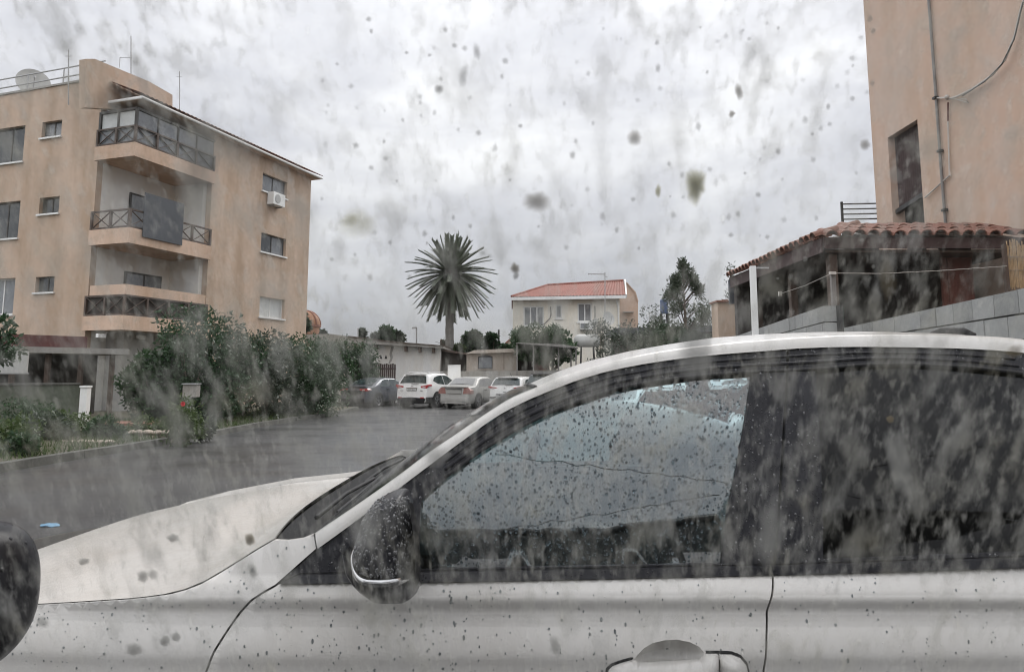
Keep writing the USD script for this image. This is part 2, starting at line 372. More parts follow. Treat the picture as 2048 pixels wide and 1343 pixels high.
def window(r, ax, frame, glass, depth=.14, n=2, sill=True):
    f = fR if ax == 'R' else fL
    lo, z0, hi, z1 = r; t = .05
    outer = shapely.box(lo - .002, z0 - .002, hi + .002, z1 + .002); w = (hi - lo - t) / n
    pl = [shapely.box(lo + t + i * w, z0 + t, lo + i * w + w, z1 - t) for i in range(n)]
    fr = obj(A, 'window', MB().prism(outer.difference(shapely.union_all(pl)), lambda a, b, d: f(a, b, depth + d), .05), frame)
    for i, g in enumerate(pl):
        obj(fr, 'pane', MB().prism(g.buffer(.01, join_style=2), lambda a, b, d: f(a, b, depth + .02 + d), .012), glass[i % len(glass)] if isinstance(glass, list) else glass)
    if sill: obj(fr, 'sill', MB().prism(shapely.box(lo - .06, z0 - .07, hi + .06, z0 - .003), lambda a, b, d: f(a, b, -.07 + d), .20), M['white_frame'])
    return fr
window(winR[0], 'R', M['dark_frame'], M['grey_pane']); window(winR[1], 'R', M['dark_frame'], [M['pane'], M['grey_pane']]); window(winR[2], 'R', M['white_frame'], M['curtain'])
for i, r in enumerate(winL): window(r, 'L', M['dark_frame'] if i != 4 else M['white_frame'], M['pane'] if i in (0, 2, 3, 5) else M['grey_pane'], n=3 if i % 2 == 0 else 2)

def railing(k, h, name='balcony_railing', infill=None, zb=.05, mtl='wood', gap=None):
    z0 = slab[k][1] + zb; z1 = z0 + h
    root = obj(A, name, MB().bar((-.09, -.09, z1), (BX, -.09, z1), .07, .06).bar((-.09, -.09, z1), (-.09, BY, z1), .07, .06)
               .bar((-.09, -.09, z0), (BX, -.09, z0), .05, .05).bar((-.09, -.09, z0), (-.09, BY, z0), .05, .05), M[mtl])
    px = np.linspace(-.09, BX - .05, 5); py = np.linspace(-.09, BY - .04, 3)
    pts = [(x, -.09) for x in px] + [(-.09, y) for y in py[1:]]
    for x, y in pts: obj(root, 'post', MB().bar((x, y, z0 - .04), (x, y, z1 + .03), .08), M[mtl])
    seg = [((px[i], -.09), (px[i + 1], -.09)) for i in range(4)] + [((-.09, py[i]), (-.09, py[i + 1])) for i in range(2)]
    for (a, b), (c, d) in seg:
        n_ = np.array([0, 1, 0]) if b == d else np.array([1, 0, 0])
        for q, (u, w) in enumerate(((z0, z1), (z1, z0))):
            obj(root, 'cross_brace', MB().bar(np.array((a, b, u)) + n_ * (.012 * (2 * q - 1)), np.array((c, d, w)) + n_ * (.012 * (2 * q - 1)), .045, .02), M[mtl])
        if infill: obj(root, 'infill_panel', MB().bar((a, b, (z0 + z1) / 2) + n_ * .06, (c, d, (z0 + z1) / 2) + n_ * .06, .015, z1 - z0 - .06), infill)
railing(0, .66, infill=M['darkwall']); railing(1, .62); railing(2, .58, infill=M['grey_pane'])
# glazed top loggia
zg0, zg1 = slab[2][1] + .05, ZT - .30
gl = obj(A, 'balcony_glazing', MB().bar((-.02, -.02, zg1), (BX, -.02, zg1), .09).bar((-.02, -.02, zg1), (-.02, BY, zg1), .09).bar((-.02, -.02, zg0), (-.02, -.02, zg1), .09)
         .bar((-.02, BY * .47, zg0), (-.02, BY * .47, zg1), .07).bar((-.02, BY - .05, zg0), (-.02, BY - .05, zg1), .09).bar((BX * .5, -.02, zg0), (BX * .5, -.02, zg1), .06).bar((BX * .25, -.02, zg0), (BX * .25, -.02, zg1), .05).bar((BX * .75, -.02, zg0), (BX * .75, -.02, zg1), .05), M['dark_frame'])
for a, b in ((.05, BY * .45), (BY * .49, BY - .12)): obj(gl, 'pane', MB().lh((-.01, a, zg0), (.0, b, zg1 - .06)), M['curtain'])
for i in range(4): obj(gl, 'pane', MB().lh((BX * i / 4 + .03, -.01, zg0), (BX * (i + 1) / 4 - .03, .0, zg1 - .06)), M['grey_pane'])
# dark roller screen hung on the second balcony, its awning box, peach band of inner parapet wall over the first
s0, s1 = ap(290, 382, 'R', -.17), ap(364, 478, 'R', -.17)
obj(A, 'roller_screen', MB().lh((s0[0], -.19, slab[1][1] - .25), (s1[0], -.165, s0[2] - .05)), M['slate'], label='dark roller screen hanging over the second balcony')
obj(A, 'inner_parapet_band', MB().lh((-.0, -.02, slab[0][1] + .74), (BX - .05, .0, slab[0][1] + 1.12)).lh((-.02, -.02, slab[0][1] + .74), (-.003, BY - .1, slab[0][1] + 1.12)), M['stucco_light'])
# ground floor set back under the first slab
zc = slab[0][0]
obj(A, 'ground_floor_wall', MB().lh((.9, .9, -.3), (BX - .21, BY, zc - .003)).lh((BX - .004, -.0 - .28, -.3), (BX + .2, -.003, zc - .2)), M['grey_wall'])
g0, g1 = ap(272, 708, 'R', .9), ap(372, 764, 'R', .9)
wf = obj(A, 'shop_window', MB().lh((g0[0] - .05, .84, g1[2] - .05), (BX - .25, .895, g0[2] + .05)), M['white_frame'])
obj(wf, 'pane', MB().lh((g0[0] + .02, .825, g1[2] + .02), (BX - .3, .838, g0[2])), M['pane'])
for u, v in ((202, 671), (282, 674)):
    p = ap(u, v, 'R', .75); obj(A, 'ceiling_lamp', MB().lh(p - [.16, .06, .07], p + [.16, .06, .07]), M['white_frame'])
# roof: eaves along the right face, gutter, tiles, side parapet
ez = ZT; N = 56
eav = MB().lh((-.12, -.30, ez - .02), (W_ + .4, .6, ez + .08)).lh((-.12, .603, ez - .02), (BX, BY + .05, ez + .08))
rf = obj(A, 'roof_eaves', eav, M['stucco_light'])
obj(rf, 'gutter', MB().tube([(-.17, BY + .05, ez + .03), (-.17, -.36, ez + .03), (W_ + .42, -.36, ez + .03)], .055, 8), M['white_frame'])
xx = np.linspace(-.16, W_ + .45, N * 6)
rows = [[(x, y, ez + .13 + (y + .42) * .42 + .045 * abs(math.sin((x + .3) * math.pi / .22))) for y in (-.42, -.1, .5, 1.0, 1.18)] for x in xx]
obj(rf, 'tiles', MB().grid(rows, True), M['tile2'], kind='stuff')
gw = [ap(u, v, 'R', 1.2) for u, v in ((171, 118), (190, 118), (298, 163), (345, 190), (345, 225), (171, 215))]
obj(A, 'gable_parapet', MB().prism([(p[0], p[2]) for p in gw], lambda a, b, d: np.array([a, 1.2 + d, b]), .3), M['stucco'])
obj(A, 'parapet_cap', MB().lh((-.04, BY, ZP + .003), (TH + .05, L_, ZP + .08)), M['concrete'])
rr = MB()
for h in (.38, .75): rr.tube([(.12, BY + .1, ZP + h), (.12, L_, ZP + h)], .028, 6)
for y in np.arange(BY + .3, L_, 1.9): rr.tube([(.12, y, ZP), (.12, y, ZP + .76)], .025, 6)
obj(A, 'roof_railing', rr, M['metal'], True)

def dish(name, label, p, r, face, mtl='dish', group=None, mast=.7):
    t = Th(name, label, 'satellite dish', p, 0, group)
    f = np.array(face, float); f /= np.linalg.norm(f); a = np.cross(f, (0, 0, 1)); a /= np.linalg.norm(a); b = np.cross(a, f)
    R_ = np.linspace(0, 1, 7); th = np.linspace(0, 2 * np.pi, 25)
    P = [[(a * math.cos(q) + b * math.sin(q)) * r * s + f * (.22 * r * s * s) + (0, 0, mast) for q in th] for s in R_]
    obj(t, 'reflector', MB().grid(P).grid(np.array(P) - f * .012, True), M[mtl], True)
    m = MB().tube([(0, 0, 0), (0, 0, mast) - f * .03], .03, 6)
    obj(t, 'mast', m, M['metal'], True)
    obj(t, 'feed_arm', MB().tube([(0, 0, mast) - b * r * .95 + f * .2 * r, (0, 0, mast) + f * r * .9], .015, 5).box((0, 0, mast) + f * r * .9, (.06, .06, .09)), M['metal'])
q = A.loc_of(hit(66, 168, C0 + d1 * 1.0, d1))
dish('satellite_dish', 'large grey satellite dish behind the roof railing of the apartment block', A.w((q[0], q[1], ZP - .1)), .62, (.62, -.75, .22), mast=q[2] - ZP + .1)
for (u, vt, vb, lab) in ((137, 100, 170, 'thin whip antenna behind the roof railing beside the dish'), (262, 72, 150, 'tall thin antenna mast above the gable parapet of the apartment block'), (359, 143, 205, 'thin antenna mast rising behind the tiled eaves')):
    top, bot = hit(u, vt, C0 + d2 * 3.2, d2), hit(u, vb + 40, C0 + d2 * 3.2, d2)
    t = Th('antenna', lab, 'antenna', bot)
    obj(t, 'mast', MB().tube([(0, 0, 0), top - bot], .022, 5), M['metal'])
    if u == 262: obj(t, 'element', MB().bar(top - bot + (-.4, 0, -.95), top - bot + (.1, 0, -.95), .02).bar(top - bot + (-.4, 0, -.95), top - bot + (-.4, 0, -1.4), .02), M['metal'])
    else: obj(t, 'element', MB().bar(top - bot + (-.12, 0, -.25), top - bot + (.12, 0, -.25), .016), M['metal'])
# air conditioner under the top right window
p = ap(545, 400, 'R')
acn = Th('air_conditioner', 'white air conditioner below the top side window of the apartment block', 'air conditioner', A.w((p[0], -.22, p[2] - .30)), AZ)
obj(acn, 'case', MB().box((0, 0, .3), (.85, .34, .58)), M['white_frame'])
obj(acn, 'fan_grille', MB().mesh(trimesh.creation.cylinder(.2, .02, sections=20).apply_transform(trimesh.transformations.rotation_matrix(math.pi / 2, [1, 0, 0])).apply_translation((-.12, -.178, .3))), M['grey_wall'])
for s in (-.28, .28): obj(acn, 'bracket', MB().lh((s - .02, -.12, -.05), (s + .02, .2, -.003)), M['metal'])

# ------------------------------------------------------------------ garden front: porch roof, sign, low walls, post, steps
pz = 20.5
P0, P1 = V(-160, 692, 19.), V(258, 709, 23.)
t = Th('porch_canopy', 'low porch roof with red fascia in front of the apartment block', 'canopy', (P0[0], P0[1], gz(20.)))
e = t.loc_of(P1); dirp = e / np.linalg.norm(e[:2]); nrm = np.array([-dirp[1], dirp[0], 0]); zt = t.loc_of(P0)[2]
Lp = np.linalg.norm(e[:2]); dp = np.array([dirp[0], dirp[1], 0])
cb = lambda s, n_, z: dp * s + nrm * n_ + np.array([0, 0, z])
def obox(s0, s1, n0, n1, z0, z1):
    return (np.array([cb(s, n_, z) for z in (z0, z1) for n_ in (n0, n1) for s in (s0, s1)]), MB._bf)
obj(t, 'roof_slab', MB().add(*obox(0, Lp, 0, 2.4, zt - .12, zt + .06)), M['concrete'])
fa = obj(t, 'fascia', MB().add(*obox(0, Lp * .78, .25, .33, zt + .064, zt + .42)), M['red'], label='dark red fascia board')
for s in np.linspace(.4, Lp - .4, 6): obj(t, 'post', MB().bar(cb(s, .25, -.1), cb(s, .25, zt - .123), .12), M['wood'])
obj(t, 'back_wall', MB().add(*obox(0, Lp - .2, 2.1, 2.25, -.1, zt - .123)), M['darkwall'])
p0, p1 = V(-90, 702, 18.6), V(54, 746, 18.6)
t = Th('sign_board', 'blank pale grey board hanging under the porch roof at the left edge', 'board', ((p0[0] + p1[0]) / 2, 18.6, p1[2]))
obj(t, 'panel', MB().box((0, 0, (p0[2] - p1[2]) / 2), (p1[0] - p0[0], .05, p0[2] - p1[2])), M['grey_wall'])
obj(t, 'frame', MB().box((0, .02, .0), (p1[0] - p0[0] + .04, .07, .04)), M['metal'])
p0, p1 = V(-200, 773, 16.), V(160, 773, 19.)
t = Th('garden_wall', 'mossy grey green garden wall beside the white post', 'wall', (p0[0], p0[1], gtop(p0[0], 16) - .2))
e = t.loc_of(p1); zt2 = t.loc_of(p0)[2]; dp = np.array([e[0], e[1], 0]); Lw = np.linalg.norm(dp); dp /= Lw; nrm = np.array([-dp[1], dp[0], 0])
M['moss'] = mat('mossy_render', (.12, .135, .105), .9, (1.1, .3), (30, .4, .02), streak=.3)
obj(t, 'wall', MB().add(*obox(0, Lw, 0, .2, -.3, zt2)), M['moss']); obj(t, 'coping', MB().add(*obox(0, Lw, -.03, .23, zt2 + .003, zt2 + .05)), M['kerb'])
p0, p1 = V(172, 772, 17.5), V(169, 856, 17.5)
t = Th('gate_post', 'white painted square gate post at the end of the garden wall', 'post', (p0[0], 17.5, p1[2] - .15))
obj(t, 'post', MB().bar((0, 0, 0), (0, 0, p0[2] - p1[2] + .12), .17), M['white_frame']); obj(t, 'cap', MB().box((0, 0, p0[2] - p1[2] + .145), (.2, .2, .045)), M['white_frame'])
p0, p1 = V(178, 851, 17.0), V(302, 851, 17.4)
t = Th('entrance_step', 'worn terracotta step at the garden entrance', 'step', ((p0[0] + p1[0]) / 2, 17.3, p0[2] - .1))
wd = p1[0] - p0[0]
for i in range(5): obj(t, 'tile', MB().box((-wd / 2 + wd * (i + .5) / 5, .2, .12), (wd / 5 - .012, .8, .06)), M['tile'])
obj(t, 'riser', MB().lh((-wd / 2, -.17, -.1), (wd / 2, .58, .088)), M['concrete'])

def rubble(label, u0, u1, vb, vt, Y, seed):
    a, b = V(u0, vb, Y), V(u1, vb, Y); t = Th('rubble_wall', label, 'stone wall', ((a[0] + b[0]) / 2, Y, a[2] - .05))
    r = random.Random(seed); h = V(u0, vt, Y)[2] - a[2] + .05; w = b[0] - a[0]; z = 0
    while z < h:
        x = -w / 2; rh = r.uniform(.07, .12)
        while x < w / 2:
            sw = r.uniform(.10, .26); m = trimesh.creation.icosphere(1, 1.0)
            m.vertices *= np.array([sw / 2, .13, rh / 2 * 1.08]) * (1 + .22 * (meshkit.noise(m.vertices * 1.3 + 10 * r.random()) - .5)[:, None] * 2)
            m.apply_translation((x + sw / 2, r.uniform(-.03, .03), z + rh / 2)); obj(t, 'stone', MB().mesh(m), M['stone']); x += sw
        z += rh * .95
rubble('low rubble stone wall edging the flower bed below the rose bush', 256, 372, 889, 864, 15.3, 3)
rubble('mossy low rubble stone wall at the bed left of the terracotta step', 112, 205, 918, 880, 13.6, 4)
p = G(100, 1052)
M['rag'] = M['blue_rag']
t = Th('litter', 'scrap of pale blue plastic litter lying on the wet road', 'litter', p)
m = trimesh.creation.icosphere(2, 1.0); m.vertices *= np.array([.085, .05, .012]); m.vertices[:, 2] += .02 * meshkit.noise(m.vertices * 30); obj(t, 'scrap', MB().mesh(m), M['rag'], True)
p = G(378, 790, .5); p = V(378, 795, 17.5)
t = Th('meter_box', 'small pale grey meter box on a post by the hedge', 'meter box', p - [0, 0, .35])
obj(t, 'post', MB().bar((0, 0, -.9), (0, 0, .36), .08), M['metal']); obj(t, 'case', MB().box((.05, 0, .52), (.34, .2, .30)), M['concrete']); obj(t, 'lid', MB().box((.05, -.01, .687), (.38, .24, .03)), M['metal'])

# ------------------------------------------------------------------ shrubs and plants of the garden
hedge = [(330, 655, 20.4, 1.7, 1), (388, 618, 21.0, 2.6, 0), (440, 640, 22.3, 2.4, 0), (492, 657, 23.8, 2.4, 2), (540, 662, 25.2, 2.4, 2), (590, 672, 26.6, 2.3, 1), (640, 684, 28.0, 2.3, 1), (668, 690, 37.2, 2.6, 0), (712, 694, 37.6, 2.0, 1)]
names = ['small shrub at the left end of the hedge below the balconies', 'tallest bright green shrub under the balcony corner', 'rounded deep green shrub right of the tallest one', 'greyish shrub in the middle of the hedge', 'grey green shrub under the side windows of the block',
         'shrub below the curtained side window', 'shrub at the far corner of the apartment block', 'dark shrub behind the parked grey saloon', 'last shrub of the row, against the white wall of the low building']
for i, ((u, v, Yh, w, lf), nm) in enumerate(zip(hedge, names)):
    p = V(u, v, Yh); b = gtop(p[0], Yh); bush('hedge_shrub', nm, 'shrub', (p[0], Yh, b), p[2] - b + .1, w * 1.15, 4800, .14, lf, 20 + i, k=20, base=.08)
p = V(5, 600, 15.0); b = gtop(p[0], 15.)
bush('garden_tree', 'green leafy tree cut off by the left edge of the picture', 'tree', (p[0] - .4, 15, b), p[2] - b, 1.5, 3000, .13, 0, 40, base=.5)
p = V(372, 800, 14.6); b = gtop(p[0], 14.6)
rb = bush('rose_bush', 'rose bush with one red flower beside the rubble wall', 'rose bush', (p[0] - .05, 14.6, b), p[2] - b, .95, 1500, .085, 3, 41, base=.1)
pf = rb.loc_of(V(367, 809, 14.15)); m = MB()
for i in range(12):
    a = i * 2.4; m.add([pf, pf + [math.cos(a) * .05, -.03, math.sin(a) * .05 + .02], pf + [math.cos(a + .9) * .05, -.03, math.sin(a + .9) * .05 + .02]], [[0, 1, 2]])
obj(rb, 'flower', m, M['flower'])
beds = [(20, 862, 12.6, .9, 3, 'low yellow green plants at the left end of the bed', 'bedding plant'), (85, 850, 13.5, 1.0, 2, 'grey green low shrub in front of the mossy wall', 'low shrub'), (140, 838, 14.6, .9, 3, 'yellow green low shrub left of the white gate post', 'low shrub'), (215, 868, 14.6, .8, 1, 'low green plant in front of the terracotta step', 'low plant'), (310, 842, 16.0, .9, 3, 'pale green plant right of the terracotta step', 'low plant'), (398, 838, 15.6, .7, 2, 'sparse grey plant right of the rose bush', 'low plant'), (60, 815, 15.4, 1.2, 1, 'green shrub against the mossy garden wall', 'shrub')]
for i, (u, v, Yh, w, lf, lab, cat_) in enumerate(beds):
    p = V(u, v, Yh); b = gtop(p[0], Yh); bush('bed_plant', lab, cat_, (p[0], Yh, b), max(.3, p[2] - b), w, 1100, .085, lf, 60 + i, base=.05, stem=False, k=9)
p = V(45, 868, 11.4); b = gtop(p[0], 11.4)
bush('dark_shrub', 'small dark pointed shrub near the kerb at the left edge', 'shrub', (p[0], 11.4, b), p[2] - b, .5, 1300, .075, 0, 71, base=.1, k=8)
gr = np.random.default_rng(5); n = 5200
py = gr.uniform(9.5, 27, n); px = np.interp(py, yy, kxs) - .2 - gr.random(n) ** 1.6 * 3.2
pzz = np.array([gtop(a, b) for a, b in zip(px, py)]); hh = .06 + .12 * gr.random(n); an = gr.random(n) * 6.28; le = gr.normal(size=(n, 2)) * .05
base = np.stack([px, py, pzz - .01], 1); dx = np.stack([np.cos(an), np.sin(an), an * 0], 1) * .012
v = np.stack([base - dx, base + dx, base + np.concatenate([le, hh[:, None]], 1)], 1).reshape(-1, 3)
obj('/World', 'grass', MB().add(v, np.arange(3 * n).reshape(-1, 3)), LEAF[3], kind='stuff', label='sparse weeds and grass on the garden soil', cat='grass')
# ------------------------------------------------------------------ low white building behind the car park
YW = 41.0
def front(u, v, Y=YW): return V(u, v, Y)
def wall_px(px, Y, depth, base=None):
    """prism whose outline stands in the vertical plane y = Y, outline given by points of the photograph."""
    pts = [V(u, v, Y) for u, v in px]
    return MB().prism([(p[0], p[2]) for p in pts], lambda a, b, d: np.array([a, Y + d, b]), depth)
def thing_at(name, label, cat, u, Y, group=None, rz=0.):
    p = V(u, 800, Y); return Th(name, label, cat, (p[0], Y, float(gz(Y))), rz, group)
def put(t, name, m, mt, smooth=False, **kw):
    """adds a part given in world coordinates."""
    if isinstance(m, MB): m = m.get()
    v, f = (m.vertices, m.faces) if hasattr(m, 'vertices') else m
    return obj(t, name, (np.array([t.loc_of(p) for p in v]) if t.rz else np.asarray(v) - t.loc, f), mt, smooth, **kw)
W = thing_at('low_building', 'long low white rendered building with thick eaves behind the parked cars', 'building', 760, YW)
bz = gz(YW) - .3
def wz(px, z): return [(V(u, v, YW)[0], V(u, v, YW)[2]) for u, v in px]
pl = [(V(596, 690, YW)[0], bz)] + wz([(596, 680), (700, 684), (881, 695)], 0) + [(V(878, 690, YW)[0], bz)]
put(W, 'wall', MB().prism(pl, lambda a, b, d: np.array([a, YW + d, b]), .3), M['white_wall'])
put(W, 'side_wall', MB().lh((V(881, 700, YW)[0] - .3, YW + .303, bz), (V(881, 700, YW)[0], YW + 6, V(881, 697, YW)[2])), M['grey_wall'])
ev = [(594, 671), (662, 668), (700, 673), (800, 685), (889, 692), (889, 697), (800, 691), (700, 686), (640, 683), (594, 683)]
put(W, 'eaves', MB().prism(wz(ev, 0), lambda a, b, d: np.array([a, YW - .5 + d, b]), 7), M['concrete'])
put(W, 'roof_edge', MB().prism(wz([(700, 672), (800, 684.2), (890, 691), (890, 692.4), (800, 686), (700, 674)], 0), lambda a, b, d: np.array([a, YW - .56 + d, b]), 7.1), M['wood'])
for u, v in ((728, 691), (754, 692), (813, 697), (841, 699), (868, 700)):
    p = V(u, v, YW); put(W, 'rafter_end', MB().lh((p[0] - .07, YW - .42, p[2] - .16), (p[0] + .07, YW - .003, p[2] + .12)), M['wood'])
for u in (762, 772):
    a, b, c = V(u - 2.6, 717, YW), V(u + 2.6, 717, YW), V(u, 709, YW)
    put(W, 'vent', MB().prism([(a[0], a[2]), (b[0], b[2]), (c[0], c[2])], lambda x, z, d: np.array([x, YW - .02 + d, z]), .019), M['dark'])
for px in ([(733, 718), (735, 708), (737, 709), (735, 718)], [(736, 708), (744, 715), (743, 717), (735, 710)], [(749, 710), (752, 710.5), (752, 711.5), (749, 711)], [(755, 724), (759, 724.5), (758, 725.5), (755, 725)]):
    put(W, 'wall_marking', MB().prism(wz(px, 0), lambda x, z, d: np.array([x, YW - .012 + d, z]), .01), M['dark'])
put(W, 'bare_patch', MB().prism(wz([(783, 692), (788, 693), (786, 700), (784, 706), (786, 714), (783, 722), (779, 727), (777, 726), (781, 716), (779, 708), (781, 700)], 0), lambda x, z, d: np.array([x, YW - .014 + d, z]), .012), M['grey_wall'])
# reddish timber fence in front of its left half
YF = 39.2
fb, fe = V(702, 728, YF), V(792, 726, YF)
t = thing_at('timber_fence', 'dark red brown timber screen in front of the white wall, left of the white hatch', 'fence', 747, YF)
tagp(stage.GetPrimAtPath(t.path), label='dark red brown timber screen standing before the low white building')
n = 22; wd = (fe[0] - fb[0]) / n
for i in range(n): put(t, 'board', MB().lh((fb[0] + i * wd + .01, YF, gz(YF) - .1), (fb[0] + (i + 1) * wd - .01, YF + .03, fb[2] + .02 * ((i * 7) % 3))), M['purple'])
put(t, 'rail', MB().lh((fb[0], YF + .033, fb[2] - .3), (fe[0], YF + .08, fb[2] - .2)), M['wood'])
# dark lean-to to the right of the white wall
YD = 41.8
t = thing_at('lean_to_shed', 'dark brown lean-to shed between the white building and the beige cabin', 'shed', 915, YD)
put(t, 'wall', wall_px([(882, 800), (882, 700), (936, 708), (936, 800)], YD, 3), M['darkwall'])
put(t, 'roof', wall_px([(881, 697), (938, 706), (938, 710), (881, 701.5)], YD - .3, 3.4), M['wood'])
put(t, 'lower_panel', wall_px([(883, 800), (883, 741), (934, 741), (934, 800)], YD - .06, .05), M['concrete'])
t = thing_at('white_board', 'plain white sheet standing between the white hatch-back and the beige cabin', 'panel', 908, 38.)
tagp(stage.GetPrimAtPath(t.path), label='plain white panel standing behind the silver saloon')
put(t, 'sheet', wall_px([(895.5, 790), (895.5, 731), (921, 730), (921.5, 790)], 38., .06), M['white_wall'])
put(t, 'frame', wall_px([(895, 731), (895, 729.8), (921.5, 728.8), (921.5, 730)], 37.98, .1), M['white_frame'])
# beige cabin on a wall
YC = 40.0
t = thing_at('beige_cabin', 'beige prefabricated cabin with one arched window behind the low wall', 'cabin', 983, YC)
wo = wall_px([(933, 752), (933, 707), (1034, 703), (1034, 752)], YC, 3.2); put(t, 'wall', wo, M['beige'])
put(t, 'roof', wall_px([(930, 707), (948, 700), (1046, 695.5), (1048, 698), (1036, 703.5)], YC - .25, 3.8), M['beige'])
fr = put(t, 'window', wall_px([(956, 737), (956, 713), (964, 710.5), (971, 709.5), (978, 710.5), (985, 712.5), (985, 737)], YC - .03, .028), M['dark_frame'])
m_ = wall_px([(958, 735.5), (958, 714.5), (983.5, 714), (983.5, 735.5)], YC - .045, .013).get(); obj(fr, 'pane', (m_[0] - t.loc, m_[1]), M['grey_pane'])
m_ = wall_px([(955, 739.5), (955, 737.6), (987, 737.6), (987, 739.5)], YC - .1, .098).get(); obj(fr, 'sill', (m_[0] - t.loc, m_[1]), M['beige'])
for u in (1007.5,): put(t, 'panel_joint', wall_px([(u, 739), (u, 705), (u + .8, 705), (u + .8, 739)], YC - .012, .01), M['wood'])
YL = 38.6
t = thing_at('low_wall', 'low concrete wall behind the parked hatchback, below the beige cabin', 'wall', 1040, YL)
put(t, 'wall', wall_px([(880, 800), (880, 746), (934, 742), (1150, 739), (1150, 800)], YL, .25), M['concrete'])
# pergola with tree, red-brown hut
YP = 38.0
t = thing_at('carport', 'open carport of thin posts and a flat sheet roof before the round tree', 'carport', 1095, YP)
put(t, 'roof', wall_px([(1032, 686), (1033, 684.5), (1130, 688.5), (1155, 694), (1155, 696)], YP - .3, 3), M['pipe'])
for u, vt in ((1034, 686), (1067, 687), (1117, 690), (1142, 692), (1152, 695)):
    a, b = V(u, vt, YP), V(u, 760, YP); put(t, 'post', MB().bar(b, a, .075), M['pipe'] if u != 1142 else M['black'])
t = thing_at('dark_hut', 'dark hut under the carport roof beside the beige cabin', 'hut', 1050, 41.)
put(t, 'wall', wall_px([(1036, 745), (1036, 690), (1066, 690), (1066, 745)], 41., 2), M['darkwall']); put(t, 'door', wall_px([(1063.5, 733), (1063.5, 721), (1066, 721), (1066, 733)], 40.97, .028), M['white_wall'])
t = thing_at('brick_hut', 'small red brown hut wall behind the trunk of the round tree', 'hut', 1083, 42.)
put(t, 'wall', wall_px([(1068, 745), (1068, 718), (1099, 718), (1099, 745)], 42., 1.5), M['redbrown']); put(t, 'roof', wall_px([(1067, 718), (1067, 716.6), (1100, 716.6), (1100, 718)], 41.8, 1.9), M['wood'])
p = thing_at('round_tree', 'round leafy tree with forked trunks standing in the carport before the white house', 'tree', 1085, 39.3)
c, q = [], []
r = np.random.default_rng(3)
for i in range(26):
    u, v = r.uniform(1032, 1138), r.uniform(662, 722)
    if ((u - 1085) / 56) ** 2 + ((v - 694) / 36) ** 2 > 1: continue
    c.append(V(u, v, 39.3 + r.uniform(-1, 1)) - p.loc); q.append(r.uniform(.38, .62))
tm = MB()
for (a, b) in (((1100, 752), (1078, 700)), ((1105, 752), (1100, 695)), ((1100, 750), (1128, 705)), ((1112, 735), (1140, 702)), ((1090, 735), (1062, 705))):
    A0, B0 = V(*a, 39.3) - p.loc, V(*b, 39.3) - p.loc; tm.tube([A0, (A0 + B0) / 2 + [.1, .1, 0], B0], [.1, .08, .04], 6)
obj(p, 'trunk', tm, M['trunk'], True)
obj(p, 'crown', leaves(c, q, 9000, .16, 8), LEAF[1])

# ------------------------------------------------------------------ white two-storey house with red roof
YH = 50.0
H = thing_at('white_house', 'white two storey house with red tiled hip roof and three windows', 'house', 1135, YH)
hx0, hx1 = V(1026, 640, YH)[0], V(1240, 640, YH)[0]
hz1 = V(1100, 596, YH)[2]; DH = 8.
holes = [(1047, 612, 1088, 652), (1111, 609, 1124, 636), (1155, 606, 1184, 643)]
wn = [(V(a, b, YH), V(c_, d, YH)) for a, b, c_, d in holes]
hp = shapely.box(hx0, gz(YH) - .3, hx1, hz1).difference(shapely.union_all([shapely.box(a[0], b[2], b[0], a[2]) for a, b in wn]))
put(H, 'wall', MB().prism(hp, lambda a, b, d: np.array([a, YH + d, b]), .25), M['cream'])
put(H, 'wall', MB().lh((hx1 - .25, YH + .253, gz(YH) - .3), (hx1, YH + DH, hz1)), M['cream']); put(H, 'wall', MB().lh((hx0, YH + .253, gz(YH) - .3), (hx0 + .25, YH + DH, hz1)), M['cream'])
for k, (a, b) in enumerate(wn):
    n = (3, 1, 2)[k]; x0, x1, z0, z1 = a[0], b[0], b[2], a[2]; tt = .09
    pn = [shapely.box(x0 + tt + i * (x1 - x0 - tt) / n, z0 + tt, x0 + (i + 1) * (x1 - x0 - tt) / n, z1 - tt) for i in range(n)]
    fr = put(H, 'window', MB().prism(shapely.box(x0, z0, x1, z1).difference(shapely.union_all(pn)), lambda s, z, d: np.array([s, YH + .06 + d, z]), .06), M['white_frame'])
    for g in pn:
        m_ = MB().prism(g.buffer(.01, join_style=2), lambda s, z, d: np.array([s, YH + .09 + d, z]), .012).get(); obj(fr, 'pane', (m_[0] - H.loc, m_[1]), M['grey_pane'])
    m_ = MB().lh((x0 - .08, YH - .07, z0 - .1), (x1 + .08, YH + .05, z0 - .003)).get(); obj(fr, 'sill', (m_[0] - H.loc, m_[1]), M['white_frame'])
# roof: eaves line rises to the right in the photo because the ridge runs back; hip at the left
def rp(u, v, Y): return V(u, v, Y)
e0, e1 = rp(1023, 599, YH - .5), rp(1238, 587, YH - .5)
z_e = (e0[2] + hz1) / 2; e0 = np.array([e0[0], YH - .5, hz1 + .02]); e1 = np.array([hx1 + .35, YH - .5, hz1 + .16])
r0, r1 = rp(1095, 571, YH + 3.6), rp(1247, 562, YH + 3.6)
b0, b1 = e0 + [0, DH + .8, 0], e1 + [0, DH + .8, .6]
nx = 90
def corr(a, b, c_, d, n, k=9, amp=.05):
    """corrugated sheet between edge a-b (eaves) and c_-d (ridge)."""
    s = np.linspace(0, 1, n * 4); tt = np.linspace(0, 1, k)
    P = [[(a + (b - a) * x) * (1 - y) + (c_ + (d - c_) * x) * y + [0, 0, amp * abs(math.sin(x * n * math.pi))] for y in tt] for x in s]
    return MB().grid(P, True).grid(np.array(P) - [0, 0, .08])
rfp = put(H, 'roof', corr(e0, e1, r0, r1, 34), M['redroof'])
